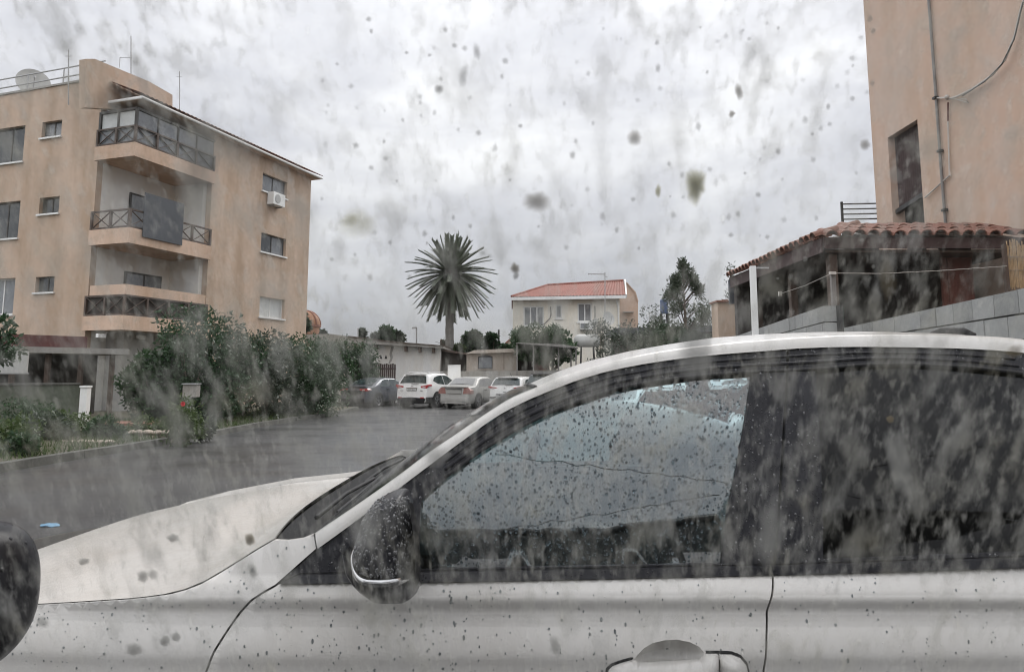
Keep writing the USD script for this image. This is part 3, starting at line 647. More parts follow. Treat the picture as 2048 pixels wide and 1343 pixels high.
sub = lambda n_, m, mt: obj(rfp, n_, (m.get()[0] - H.loc, m.get()[1]), mt)
sub('hip', corr(b0, e0, r0, r0 + [.05, 0, 0], 20), M['redroof']); sub('rear_slope', corr(b1, b0, r1, r0, 30), M['redroof'])
sub('fascia', MB().bar(e0 + [0, -.04, -.12], e1 + [0, -.04, -.12], .07, .22), M['white_frame'])
sub('barge_board', MB().bar(e1 + [.05, 0, -.06], r1 + [.12, 0, .02], .10, .26).bar(r1 + [.12, 0, .02], b1 + [.05, 0, -.06], .10, .26), M['white_frame'])
sub('ridge_cap', MB().tube([r0 + [0, 0, .05], r1 + [0, 0, .05]], .1, 6).tube([e0 + [0, 0, .06], r0 + [0, 0, .05]], .09, 6), M['redroof'])
put(H, 'gable', MB().add([e1 - [.35, -.5, .1], b1 - [.35, .8, .1], r1 - [.36, 0, .42]], [[0, 1, 2]]).add([e1 - [.36, -.5, .1], b1 - [.36, .8, .1], r1 - [.37, 0, .42]], [[0, 2, 1]]), M['cream'])
put(H, 'downpipe', MB().tube([rp(1233, 600, YH - .1), rp(1236, 612, YH - .06), rp(1238, 690, YH - .06)], .05, 6), M['white_frame'])
for px in (((1101, 613), (1102, 628), (1100, 636), (1094, 642), (1088, 648)), ((1190, 612), (1190, 640))):
    put(H, 'refrigerant_pipe', MB().tube([rp(u, v, YH - .04) for u, v in px], .035, 5), M['pipe'])
a, b = rp(1160, 645, YH - .35), rp(1186, 659, YH - .35)
ac = Th('air_conditioner', 'air conditioner under the right window of the white house', 'air conditioner', ((a[0] + b[0]) / 2, YH - .25, b[2]))
obj(ac, 'case', MB().lh((-(b[0] - a[0]) / 2, -.17, .02), ((b[0] - a[0]) / 2, .17, a[2] - b[2])), M['white_frame']); obj(ac, 'fan_grille', MB().lh((-.42, -.185, .08), (.08, -.172, .44)), M['grey_pane']); obj(ac, 'bracket', MB().lh((-.4, -.1, -.03), (.4, .245, .017)), M['metal'])
# tan block behind the house
t = thing_at('tan_house', 'plain tan gable wall of the house right behind the white house', 'house', 1262, 57.)
put(t, 'wall', wall_px([(1238, 700), (1238, 566), (1254, 566), (1270, 584), (1276, 602), (1276, 700)], 57., 6), M['tan']); put(t, 'parapet', wall_px([(1237, 566), (1237, 564.6), (1254.5, 564.6), (1271.5, 583.5), (1277, 602), (1275, 602), (1269.5, 584.5), (1254, 566)], 56.9, 6.2), M['tan'])
put(t, 'window_ledge', wall_px([(1247, 624), (1247, 622.5), (1268, 623), (1268, 624.5)], 56.6, .38), M['concrete'])
# tv aerial before the house, dishes, white tank
def pole(name, label, cat, u, vt, Y, vb, r=.03, mt='metal', arms=()):
    b, tp = V(u, vb, Y), V(u, vt, Y); t = Th(name, label, cat, b); obj(t, 'mast', MB().tube([(0, 0, 0), tp - b], r, 6), M[mt], True)
    for du0, dv0, du1, dv1, w in arms: obj(t, 'arm', MB().bar(V(u + du0, vt + dv0, Y) - b, V(u + du1, vt + dv1, Y) - b, w), M[mt])
    return t
pole('tv_aerial', 'rooftop TV aerial with a long boom in front of the red roof', 'aerial', 1210, 545, 49.2, 700, .035, 'metal', [(0, 3, -34, 2.5, .05), (-2, 0, -2, 7, .03), (-8, .5, -8, 6, .03), (-14, 1, -14, 5, .03), (-20, 1, -20, 5, .03), (-27, 1, -27, 5, .03), (-33, 1, -33, 4.5, .03), (0, 8, 5, 8, .05)])
pole('street_lamp', 'thin street lamp with short arm above the low white building roof', 'street lamp', 833, 654, 47., 720, .05, 'metal', [(0, 1, -8.5, 1.5, .10)])
pole('roof_antenna', 'tiny antenna on the far left of the low building roof', 'antenna', 716, 656, 43.5, 690, .035, 'metal', [(-1.2, 1, 1.5, 1, .06)])
pole('utility_pole', 'short dark pole right of the palm among the far trees', 'pole', 997.5, 659, 52., 720, .08, 'black')
p = V(1190, 678, 44.); dish('satellite_dish', 'left one of the two grey dishes before the white house', V(1190, 690, 44.), .34, (-.8, -.5, .35), mast=V(1190, 647, 44.)[2] - V(1190, 690, 44.)[2])
dish('satellite_dish', 'right one of the two grey dishes, higher, beside the aerial mast', V(1217, 690, 44.5), .44, (.5, -.8, .3), mast=V(1217, 637, 44.5)[2] - V(1217, 690, 44.5)[2])
for p_ in ('satellite_dish_001', 'satellite_dish_002'): stage.GetPrimAtPath('/World/' + p_).SetCustomDataByKey('group', 'dishes before the white house')
a, b = V(1152, 668, 40.5), V(1197, 694, 40.5); rT = (a[2] - b[2]) / 2
t = Th('water_tank', 'white horizontal water tank on a stand right of the round tree', 'water tank', ((a[0] + b[0]) / 2, 40.5, b[2]))
cyl = trimesh.creation.capsule(b[0] - a[0] - 2 * rT * .6, rT, count=[16, 16]); cyl.apply_translation((0, 0, -(cyl.bounds[0][2] + cyl.bounds[1][2]) / 2)); cyl.apply_transform(trimesh.transformations.rotation_matrix(math.pi / 2, [0, 1, 0])); cyl.apply_translation((0, 0, rT))
obj(t, 'tank', MB().mesh(cyl), M['dish'], True)
st = MB()
for s in (-.35, .35):
    for d in (-.2, .2): st.bar((s, d, .03), (s * 1.2, d, -1.9), .06)
obj(t, 'stand', st, M['black'])
# blue barrel on a stand in the tall trees
a, b = V(1320, 599, 34.), V(1336, 627, 34.)
t = Th('blue_tank', 'blue plastic tank up on a stand among the tall shrubs', 'tank', ((a[0] + b[0]) / 2, 34., b[2]))
rb_ = (b[0] - a[0]) / 2; hB = a[2] - b[2]
prof = [(.001, 0), (rb_ * .95, 0), (rb_, .03), (rb_, hB * .48), (rb_ * 1.04, hB * .5), (rb_, hB * .52), (rb_, hB - .05), (rb_ * .9, hB), (.001, hB + .01)]
obj(t, 'tank', MB().mesh(trimesh.creation.revolve(prof, sections=20)), M['blue'], True); st = MB()
for x, y in ((-.15, -.15), (.15, -.15), (.15, .15), (-.15, .15)): st.bar((x, y, 0), (x * 1.3, y * 1.3, -2.6), .05)
obj(t, 'stand', st, M['black'])
# dark roof slab line and wall behind shrubs
t = thing_at('flat_shed', 'long dark flat roofed shed behind the shrubs right of the white house', 'shed', 1330, 42.)
put(t, 'wall', wall_px([(1236, 740), (1236, 669), (1440, 662), (1440, 740)], 42., 3), M['darkwall']); put(t, 'roof', wall_px([(1230, 669), (1230, 656), (1440, 650), (1440, 662)], 41.6, 4), M['slate'])
# far church dome and far trees
YB = 70.
t = thing_at('church_dome', 'orange brick church dome just right of the apartment block', 'church', 612, YB)
cb_ = V(610, 668, YB); rD = V(639, 668, YB)[0] - cb_[0]
prof = [(rD, 0), (rD, .9)] + [(rD * math.cos(q), .9 + rD * .98 * math.sin(q)) for q in np.linspace(0.05, 1.5, 12)] + [(.001, .9 + rD)]
dm = trimesh.creation.revolve(prof, sections=40); dm.apply_translation(cb_ - t.loc)
obj(t, 'dome', MB().mesh(dm), M['dome'], True)
for k in range(8):
    q = k * math.pi / 4 + .3; P = [cb_ - t.loc + [rD * 1.01 * math.cos(a) * math.cos(q), rD * 1.01 * math.cos(a) * math.sin(q), .9 + rD * math.sin(a)] for a in np.linspace(0, 1.5, 10)]
    obj(t, 'rib', MB().tube(P, .09, 5), M['tile2'])
obj(t, 'drum', MB().mesh(trimesh.creation.cylinder(rD * .98, cb_[2] - gz(YB) + .2, sections=32).apply_translation(cb_ - t.loc - [0, 0, (cb_[2] - gz(YB)) / 2])), M['dome'])
obj(t, 'cornice', MB().mesh(trimesh.creation.cylinder(rD * 1.05, .22, sections=32).apply_translation(cb_ - t.loc + [0, 0, .82])), M['tile2'])
def far_tree(u, vt, vb, wpx, Y, leaf, seed, label, n=2200, size=.28, name='far_tree', k=12):
    b, tp = V(u, vb, Y), V(u, vt, Y); b0 = np.array([b[0], Y, float(gz(Y))]); h = tp[2] - b0[2]; w = wpx * Y / F
    t = Th(name, label, 'tree', b0); hb = b[2] - b0[2]
    r = np.random.default_rng(seed); c, q = [], []
    for i in range(k):
        z = hb + (h - hb) * (.15 + .7 * r.random()); f = math.sqrt(max(.05, 1 - ((z - hb) / (h - hb) * 2 - .9) ** 2))
        a = r.random() * 6.28; c.append((math.cos(a) * w * .3 * f, math.sin(a) * w * .3 * f, z)); q.append(min(w, h - hb) * r.uniform(.16, .26))
    obj(t, 'trunk', MB().tube([(0, 0, -.1), (.1, 0, h * .5), (0, .1, h * .8)], [.16, .12, .05], 6).tube([(.05, 0, h * .45), c[0]], [.08, .03], 5).tube([(.05, 0, h * .4), c[1]], [.08, .03], 5), M['trunk'], True)
    obj(t, 'crown', leaves(c, q, n, size, seed), LEAF[leaf])
far_tree(608, 622, 672, 22, 60., 5, 91, 'dark slim tree between the apartment block and the brick dome', 1600, .3)
far_tree(646, 662, 672, 12, 64., 2, 92, 'tiny far bush right of the brick dome', 500, .25)
far_tree(726, 659, 680, 14, 62., 2, 93, 'small pointed far tree near the tiny roof antenna', 700, .3)
far_tree(774, 656, 682, 34, 62., 0, 94, 'rounded far tree in the middle above the low white roof', 1800, .32)
far_tree(797, 661, 684, 24, 63., 2, 95, 'paler far tree touching the rounded one above the low roof', 1300, .3)
far_tree(750, 664, 678, 12, 61., 2, 96, 'tiny far tree left of the rounded tree above the low roof', 500, .25)
far_tree(944, 664, 704, 44, 48., 1, 97, 'broad green tree right of the tall palm trunk', 3000, .24)
far_tree(984, 668, 704, 34, 49., 0, 98, 'dark green tree left of the short dark pole', 2400, .24)
far_tree(1012, 690, 705, 26, 47., 0, 99, 'low green tree behind the roof of the beige cabin', 1200, .22)
far_tree(917, 690, 705, 20, 46., 3, 100, 'low bright bush at the foot of the tall palm', 900, .22)
t = thing_at('small_house', 'small pale house gable showing between the round tree and the cabin roof', 'house', 1018, 56.)
put(t, 'wall', wall_px([(1012, 710), (1012, 684), (1027, 672), (1042, 684), (1042, 710)], 56., 4), M['cream']); put(t, 'roof', wall_px([(1010, 685), (1027, 670), (1044, 685), (1042, 686), (1027, 672.5), (1012, 686.5)], 55.7, 4.6), M['redroof'])
# small palm-like plant beside the palm trunk
def palm(name, label, u, vc, Y, vbase, nf, Rpx, seed, trunk_w, frond_part=True):
    C_ = V(u, vc, Y); b = np.array([C_[0], Y, float(gz(Y))]); t = Th(name, label, 'palm tree', b); h = C_[2] - b[2]; R_ = Rpx * Y / F
    r = np.random.default_rng(seed)
    zz = np.linspace(-.1, h * .985, 26); rad = trunk_w * (1.12 - .2 * zz / h) * (1 + .05 * np.sin(np.arange(26) * 2.4)); rad[-4:] *= [1.1, 1.3, 1.45, 1.2]
    obj(t, 'trunk', MB().tube(np.stack([.06 * np.sin(zz), .04 * np.cos(zz), zz], 1), rad, 12), M['palmtrunk'], True)
    m = MB()
    for i in range(60):                                                 # old leaf bases under the crown
        q = r.random() * 6.28; z = h - r.random() * R_ * .28; d = np.array([math.cos(q), math.sin(q), 0])
        m.bar(d * trunk_w * .9 + [0, 0, z], d * trunk_w * 1.9 + [0, 0, z + .25 + .2 * r.random()], .10, .04)
    obj(t, 'leaf_bases', m, M['trunk'])
    for i in range(nf):
        el = math.radians(84 - 154 * ((i + .5) / nf) ** .85 + r.normal() * 4); az = i * 2.39996 + r.normal() * .1
        L = R_ * (.92 + .14 * r.random()) * (1.03 if el < .9 else .95)
        d = np.array([math.cos(az) * math.cos(el), math.sin(az) * math.cos(el), math.sin(el)]); s = np.linspace(0, 1, 9)
        out = np.array([math.cos(az), math.sin(az), 0])
        P = np.array([0, 0, h]) + d * (s * L)[:, None] + np.array([0, 0, -1.]) * ((s ** 2.2) * L * .20 * (math.cos(el) ** .8 if math.cos(el) > 0 else 0))[:, None] + out * (s * (1 - s) * L * .06)[:, None]
        m = MB().tube(P[:8], np.linspace(.030, .006, 8) * R_ / 2.6, 4)
        T = np.gradient(P, axis=0); T /= np.linalg.norm(T, axis=1, keepdims=True)
        side = np.cross(T, [0, 0, 1.]); nl = np.linalg.norm(side, axis=1, keepdims=True); side = np.where(nl > .12, side / np.maximum(nl, 1e-6), np.array([-math.sin(az), math.cos(az), 0])); nn = np.cross(side, T)
        k = 34; vv = []
        for j in range(k):
            x = .10 + .9 * j / (k - 1); a = np.array([np.interp(x, s, P[:, q]) for q in range(3)]); t_, sd, n_ = [np.array([np.interp(x, s, Q[:, q]) for q in range(3)]) for Q in (T, side, nn)]
            ll = R_ * .135 * max(0., math.sin(min(1., (x + .10) * 1.15) * math.pi * .86)) ** .5 * (.85 + .3 * r.random()) + .05
            for sg in (-1, 1):
                e = a + (t_ * .80 + sd * sg * .62 + n_ * .22) * ll
                w_ = t_ * .024 * R_ / 2.6 * 2.7
                vv += [a - w_, a + w_, e]
        m.add(vv, np.arange(len(vv)).reshape(-1, 3))
        obj(t, 'frond', m, LEAF[4])
    return t
palm('palm_tree', 'tall date palm with a round crown of grey green fronds against the sky', 902, 547, 46., 700, 112, 89, 11, .27)
palm('young_palm', 'small young palm at the foot of the tall palm trunk', 886, 690, 50., 700, 16, 17, 12, .10)
# tall thin conifer-like tree and shrubs right of the house
def wispy(u, vt, vb, wpx, Y, n, size, leaf, seed, label, name='tall_tree', top=.2, cat='tree'):
    b = V(u, vb, Y); b0 = np.array([b[0], Y, float(gz(Y))]); h = V(u, vt, Y)[2] - b0[2]; w = wpx * Y / F; t = Th(name, label, cat, b0); r = np.random.default_rng(seed)
    m = MB().tube([(0, 0, -.1), (.05, 0, h * .5), (-.03, .05, h * .97)], [.12, .07, .012], 6); c, q = [], []
    for i in range(64):
        f = r.random() ** .8; z = h * (.25 + .75 * f); R0 = w * .5 * ((1 - f) ** .75 * (1 - top) + top * (1 - f) ** .2 * .5); a = r.random() * 6.28
        e = np.array([math.cos(a) * R0, math.sin(a) * R0, z + R0 * .4]); m.tube([(0, 0, z - .25), e * [.5, .5, 1] - [0, 0, .1], e], [.025, .016, .006], 4)
        c.append(e * [.85, .85, 1]); q.append((.16 + .16 * (1 - f), .16 + .16 * (1 - f), .26 + .16 * (1 - f)))
        if f > .93: c.append((0, 0, z)); q.append((.07, .07, .28))
    obj(t, 'trunk', m, M['trunk'], True); obj(t, 'crown', leaves(c, q, n, size, seed, shell=.15, droop=-.5, aspect=.3), LEAF[leaf])
wispy(1371, 527, 690, 165, 30., 9500, .14, 5, 21, 'tall feathery conifer behind the roof of the white car', top=.0)
bush('shrub', 'thin airy shrub with bare twigs left of the blue tank', 'shrub', (*V(1318, 760, 32.)[:2], gz(32.)), V(1318, 598, 32.)[2] - gz(32.), 1.5, 1500, .1, 2, 22, base=.5)
for (u, vt, w, Y, lf, lab) in ((1200, 626, 1.7, 36., 2, 'dark shrub below the two grey dishes'), (1245, 648, 2.3, 33., 2, 'grey green shrub in front of the dark flat shed'), (1300, 628, 1.9, 31., 5, 'dense shrub at the foot of the blue tank stand'), (1345, 628, 2.2, 29., 0, 'dark shrub at the foot of the feathery conifer'), (1405, 632, 1.7, 31., 2, 'grey green shrub between the conifer and the stucco pillar')):
    bush('shrub', lab, 'shrub', (*V(u, 760, Y)[:2], gz(Y)), V(u, vt, Y)[2] - gz(Y), w, 3400, .12, lf, int(u), k=18, base=.15)
wispy(1468, 535, 690, 52, 24., 900, .11, 2, 31, 'thin sparse tree behind the dark panel of the tiled veranda', top=.8)
# ------------------------------------------------------------------ right side: tall tan building
XB = 9.15
hw = lambda u, v, off=0.: hit(u, v, (XB - off, 0, 0), (1, 0, 0))
yf = hw(1741, 230)[1]
T = Th('tan_building', 'tall plain tan rendered building at the right with one dark stair opening', 'building', (XB, yf, gz(yf)))
zt_ = 15.
o = [hw(1774, 284), hw(1834, 231), hw(1851, 470), hw(1790, 474)]
y0o, y1o = (o[1][1] + o[2][1]) / 2, (o[0][1] + o[3][1]) / 2
zo = (o[0][2] + o[1][2]) / 2; zob = 3.3
Wp = shapely.box(2.0, gz(yf) - .2, yf, zt_).difference(shapely.box(y0o, zob, y1o, zo))
put(T, 'wall', MB().prism(Wp, lambda a, b, d: np.array([XB + d, a, b]), .3), M['tan'])
put(T, 'wall', MB().lh((XB + .303, yf - .3, gz(yf) - .2), (XB + 8, yf - .003, zt_)), M['tan'])
put(T, 'roof', MB().lh((XB - .05, 1.9, zt_ + .003), (XB + 8, yf + .05, zt_ + .25)), M['tan'])
ys_ = np.linspace(y0o, y1o, 60); z2 = hw(1790, 415)[2]; zb_a, zb_b = hw(1791, 421)[2], hw(1850, 382)[2]
cor = [[(XB + .17 + .02 * math.sin((y - y0o) * 70 + z * 0), y, z) for z in (np.interp(y, [y0o, y1o], [zb_b + .02, zb_a + .02]), zo + .05)] for y in np.linspace(y0o - .02, y1o + .02, 160)]
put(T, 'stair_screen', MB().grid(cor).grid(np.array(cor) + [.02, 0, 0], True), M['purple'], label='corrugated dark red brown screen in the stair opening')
put(T, 'stair_rail', MB().bar((XB + .12, y1o, zb_a), (XB + .12, y0o, zb_b), .10), M['black'])
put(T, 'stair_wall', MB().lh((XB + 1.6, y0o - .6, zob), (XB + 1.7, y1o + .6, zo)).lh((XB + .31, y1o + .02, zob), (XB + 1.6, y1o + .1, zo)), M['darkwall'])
put(T, 'stair_rail', MB().bar((XB + .5, y1o, zb_a - .5), (XB + .5, y0o, zb_b - .45), .06).bar((XB + .5, y1o - .3, zb_a - .9), (XB + .5, y0o + .2, zb_b - .9), .06).bar((XB + .5, y1o - .55, zb_a - .2), (XB + .5, y0o + .25, zb_a - 1.4), .05), M['black'])
put(T, 'drain_pipe', MB().tube([hw(1856, -20, .05), hw(1872, 190, .05), hw(1881, 320, .05), hw(1893, 470, .05)], .03, 6), M['pipe'], True)
for u, v in ((1871, 196), (1880, 302), (1889, 420)): put(T, 'pipe_bracket', MB().box(hw(u, v, .06), (.09, .10, .05)), M['black'])
put(T, 'cable', MB().tube([hw(2052, -15, .06), hw(2040, 25, .06), hw(2030, 70, .08), hw(2010, 120, .1), hw(1985, 150, .09), hw(1945, 178, .07), hw(1915, 193, .06), hw(1893, 199, .05)], .022, 6), M['cable'], True)
put(T, 'cable', MB().tube([hw(2046, 5, .09), hw(2028, 80, .10), hw(2004, 128, .12), hw(1970, 163, .1), hw(1925, 192, .08)], .012, 5), M['black'], True)
put(T, 'cable', MB().tube([hw(1893, 199, .05), hw(1910, 198, .06), hw(1925, 202, .06), hw(1937, 206, .06), hw(1932, 199, .06), hw(1920, 197, .06)], .010, 5), M['cable'], True)
put(T, 'cable_insulator', MB().mesh(trimesh.creation.icosphere(2, .05).apply_translation(hw(1894, 194, .09))).bar(hw(1872, 196, .05), hw(1894, 195, .07), .03), M['cable'])
put(T, 'conduit', MB().tube([hw(1896, 205, .04), hw(1896, 242, .04)], .018, 6), M['redbrown'])
put(T, 'conduit', MB().tube([hw(1896, 243, .04), hw(1899, 348, .04), hw(1900, 350, .04), hw(1850, 395, .04)], .018, 6), M['cable'])
# balcony rail at its far end
ra = MB(); pa, pb = hw(1756, 402) + [0, .02, 0], hw(1757, 460) + [0, .02, 0]
L2 = -1.05
for z in np.linspace(pb[2] - .15, pa[2] + .05, 8): ra.bar((XB + .35 + L2, yf + .35, z - .02), (XB + .35, yf + .35, z), .03)
put(T, 'balcony_railing', ra, M['black'])
for xq in (XB + .35 + L2, XB + .3): put(T, 'railing_post', MB().bar((xq, yf + .35, pb[2] - .3), (xq, yf + .35, pa[2] + .09), .05), M['black'])
put(T, 'balcony_slab', MB().lh((XB - .75, yf + .003, pb[2] - .42), (XB + 1.5, yf + 1.1, pb[2] - .3)), M['darkwall'])

# ------------------------------------------------------------------ low house with tiled veranda roof
YE = 12.2
ze = V(1830, 470, YE)[2]; xe = V(1646, 482, YE)[0]
ye2 = 17.4
Hh = Th('veranda_house', 'low house with terracotta barrel tile veranda roof and dark shaded interior', 'house', (xe, YE, gz(YE)))
xr = XB - .06 - .1
pit = .30
put(Hh, 'roof_deck', MB().add([(xe, YE, ze - .06), (xr, YE, ze - .06), (xr, YE + 3.2, ze - .06 + 3.2 * pit), (xe + 2.6, YE + 2.6, ze - .06 + 2.6 * pit), (xe, ye2, ze - .06), (xe + 2.6, ye2, ze - .06 + 2.6 * pit)], [[0, 1, 2], [0, 2, 3], [0, 3, 5], [0, 5, 4]])
    .add([(xe, YE, ze - .12), (xr, YE, ze - .12), (xr, YE + 3.2, ze - .12 + 3.2 * pit), (xe + 2.6, YE + 2.6, ze - .12 + 2.6 * pit), (xe, ye2, ze - .12), (xe + 2.6, ye2, ze - .12 + 2.6 * pit)], [[0, 2, 1], [0, 3, 2], [0, 5, 3], [0, 4, 5]]), M['wood'])
def barrel(L, r0, r1, n=7):
    an = np.linspace(0, math.pi, n); P = []
    for y, r in ((0, r0), (L, r1)): P.append([(r * math.cos(a), y, r * math.sin(a) * .9) for a in an])
    P = np.array(P); Q = P * [.86, 1, .84]; m = MB().grid(P).grid(Q, True)
    for e, fl in ((0, False), (1, True)): m.grid(np.stack([P[e], Q[e]]), fl)
    return m.get()
tv, tf = barrel(.46, .115, .095)
def tile_at(pos, direction, slope, mt):
    a = math.atan(slope); x = np.cross(direction, (0, 0, 1)); d = np.array(direction) * math.cos(a) + np.array([0, 0, math.sin(a)]); z = np.cross(x, d)
    put(Hh, 'tile', (tv @ np.stack([x, d, z]) + pos, tf), M[mt])
r = random.Random(4)
ntx = int((xr - xe) / .235)
for i in range(ntx):
    for k in range(3):
        x = xe + .12 + i * .235; 
        if k * .36 > (x - xe) - .1 and k: continue
        tile_at(np.array([x + r.uniform(-.012, .012), YE - .12 + k * .37, ze - .03 + .37 * k * pit + .018 * k + r.uniform(-.008, .012)]), (0, 1, 0), pit + .03, r.choice(['tile', 'tile', 'tile2']))
nty = int((ye2 - YE) / .235)
for i in range(nty):
    for k in range(3):
        y = YE + .14 + i * .235
        if k * .36 > (y - YE) - .1 and k: continue
        tile_at(np.array([xe - .12 + k * .37, y + r.uniform(-.012, .012), ze - .03 + .37 * k * pit + .018 * k + r.uniform(-.008, .012)]), (1, 0, 0), pit + .03, r.choice(['tile', 'tile2', 'tile2']))
put(Hh, 'fascia', MB().lh((xe + .0, YE - .04, ze - .24), (xr, YE - .003, ze - .05)).lh((xe - .035, YE, ze - .31), (xe - .003, ye2, ze - .05)), M['purple'])
put(Hh, 'ceiling', MB().lh((xe + .05, YE + .05, ze - .30), (xr, ye2, ze - .25)), M['wood'])
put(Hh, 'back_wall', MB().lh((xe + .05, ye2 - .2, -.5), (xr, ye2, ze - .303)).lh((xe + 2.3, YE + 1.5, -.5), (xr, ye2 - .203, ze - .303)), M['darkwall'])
for u, Yp in ((1665, YE + .2), (1515, ye2 - .3), (1585, 14.5)):
    p = V(u, 560, Yp); put(Hh, 'post', MB().lh((p[0] - .07, Yp - .07, -.4), (p[0] + .07, Yp + .07, ze - .31)), M['wood'])
p0, p1 = V(1880, 492, YE + .6), V(1958, 700, YE + .6)
dr = put(Hh, 'door', MB().lh((p0[0], YE + .6, -.3), (p1[0], YE + .66, p0[2])), M['redbrown'])
m_ = MB().lh((p0[0] + .1, YE + .58, 1.2), (p1[0] - .1, YE + .598, p0[2] - .12)).get(); obj(dr, 'door_panel', (m_[0] - Hh.loc, m_[1]), M['redbrown'])
p0, p1 = V(1456, 560, 18.), V(1502, 608, 18.)
put(Hh, 'dark_panel', MB().lh((p0[0], 17.9, p1[2]), (p1[0] + .2, 18.0, p0[2])), M['slate'], label='dark slate sheet panel at the far end of the veranda')
# bamboo screen
bs = Th('bamboo_screen', 'split bamboo screen hanging at the right edge under the tiled roof', 'screen', (V(2015, 530, 11.5)[0], 11.5, gz(11.5)))
x0, z0b, z1b = V(2015, 530, 11.5)[0], V(2030, 577, 11.5)[2], V(2030, 484, 11.5)[2]
for i in range(46):
    x = x0 + i * .022; put(bs, 'cane', MB().tube([(x, 11.5 + r.uniform(-.008, .008), z0b + r.uniform(-.03, .03)), (x + r.uniform(-.01, .01), 11.5, z1b + r.uniform(-.06, .06))], .0095, 5), M['bamboo'])
put(bs, 'binding_wire', MB().bar((x0, 11.485, z0b + .3), (x0 + 1, 11.485, z0b + .31), .006).bar((x0, 11.485, z1b - .25), (x0 + 1, 11.485, z1b - .25), .006), M['pipe'])
put(bs, 'post', MB().lh((x0 - .06, 11.46, -.3), (x0 - .015, 11.53, ze - .3)), M['wood'])

# ------------------------------------------------------------------ concrete block walls
def block_wall(label, A_, B_, ztop, ends):
    A_, B_ = np.array(A_, float), np.array(B_, float); t = Th('block_wall', label, 'wall', (*A_, float(gz(A_[1]))), 0)
    d = B_ - A_; L = np.linalg.norm(d); d /= L; n_ = np.array([-d[1], d[0]]); R_ = np.array([[d[0], n_[0], 0], [d[1], n_[1], 0], [0, 0, 1]])
    rr_ = random.Random(int(L * 100)); z = ztop; k = 0; core = MB()
    zc = lambda s: ztop
    put(t, 'mortar', MB().box([*(A_ + d * L / 2), (ztop - .5) / 2 - .15], (L - .03, .16, ztop - .5 + .3 + .49), R_), M['mortar'])
    while z > .2 and k < 11:
        x = -.2 if k % 2 else 0.
        while x < L - .05:
            a, b = max(x, 0.), min(x + .4, L)
            if b - a > .06: put(t, 'block', MB().box([*(A_ + d * (a + b) / 2 + n_ * rr_.uniform(-.004, .004)), z - .1], (b - a - .012, .2, .186), R_), M['block'] if rr_.random() < .7 else M['block2'])
            x += .4
        z -= .2; k += 1
    return t
b1 = V(2048, 580, 5.66), V(1678, 660, 11.0)
z1_ = (b1[0][2] + b1[1][2]) / 2
pA = np.array([hit(2048, 580, (0, 0, z1_), (0, 0, 1)), hit(1690, 657, (0, 0, z1_), (0, 0, 1))])
dW = (pA[0] - pA[1])[:2]; 
block_wall('near stretch of grey concrete block wall running to the right edge', pA[1][:2], pA[0][:2] + dW * .45, z1_, 0)
b2 = hit(1665, 610, (0, 0, 2.16), (0, 0, 1)), hit(1482, 671, (0, 0, 2.16), (0, 0, 1))
block_wall('far stretch of grey concrete block wall left of the green metal post', b2[1][:2], b2[0][:2], 2.16, 0)
p = b2[0]
gp = Th('metal_gatepost', 'narrow green and black metal gate post at the end of the far block wall', 'gate post', (p[0] + .04, p[1] + .0, gz(p[1])))
obj(gp, 'post', MB().lh((0, -.1, 0), (.035, .1, 2.18)), M['black']); obj(gp, 'leaf_edge', MB().lh((.04, -.02, .1), (.075, .02, 2.16)), M['green_metal'])
# white pole with bracket
p = V(1512, 700, 8.2); zt3 = V(1512, 532, 8.2)[2]
t = Th('white_pole', 'tall white square pole with a short side arm in front of the veranda', 'pole', (p[0], 8.2, gz(8.2)))
obj(t, 'mast', MB().lh((-.03, -.03, 0), (.03, .03, zt3 - gz(8.2))), M['white_frame']); obj(t, 'arm', MB().lh((.03, -.012, zt3 - gz(8.2) - .03), (.19, .012, zt3 - gz(8.2) - .012)), M['metal'])
# washing line with its insulators
wl = Th('clothes_line', 'thin pale line strung before the dark veranda', 'line', (*V(1665, 545, 11.6)[:2], gz(11.6)))
cs = [V(1558, 588, 14.5), V(1610, 571, 13.), V(1665, 546, 11.6)]
put(wl, 'line', MB().tube(cs, .006, 5).tube([V(1665, 546, 11.6), V(1760, 547, 11.6), V(1880, 541, 11.6), V(2014, 532, 11.45)], .006, 5), M['cable'])
put(wl, 'clamp', MB().box(V(1665, 546, 11.57), (.10, .05, .05)).box(V(1560, 587, 14.5), (.06, .06, .09)), M['cable'])
put(wl, 'post', MB().lh(V(1665, 546, 11.63) * [1, 1, 0] + [-.035, -.03, -.3], V(1665, 543, 11.63) + [.035, .03, .0]), M['pipe'])
# stucco pillar at the left end of the veranda
p0, p1 = V(1435, 604, 19.), V(1480, 700, 19.)
t = Th('stucco_pillar', 'peeling tan stucco pillar with a red tile cap left of the white pole', 'pillar', ((p0[0] + p1[0]) / 2, 19.3, gz(19.)))
w_ = p1[0] - p0[0]; hz_ = p0[2] - gz(19.)
obj(t, 'pillar', MB().lh((-w_ / 2, -.3, -.1), (w_ / 2, .3, hz_)), M['stucco']); 
for i in range(4): obj(t, 'cap_tile', MB().lh((-w_ / 2 - .04 + i * (w_ + .08) / 4 + .006, -.36, hz_ + .003), (-w_ / 2 - .04 + (i + 1) * (w_ + .08) / 4 - .006, .36, hz_ + .05 + .015 * (i % 2))), M['tile2'])
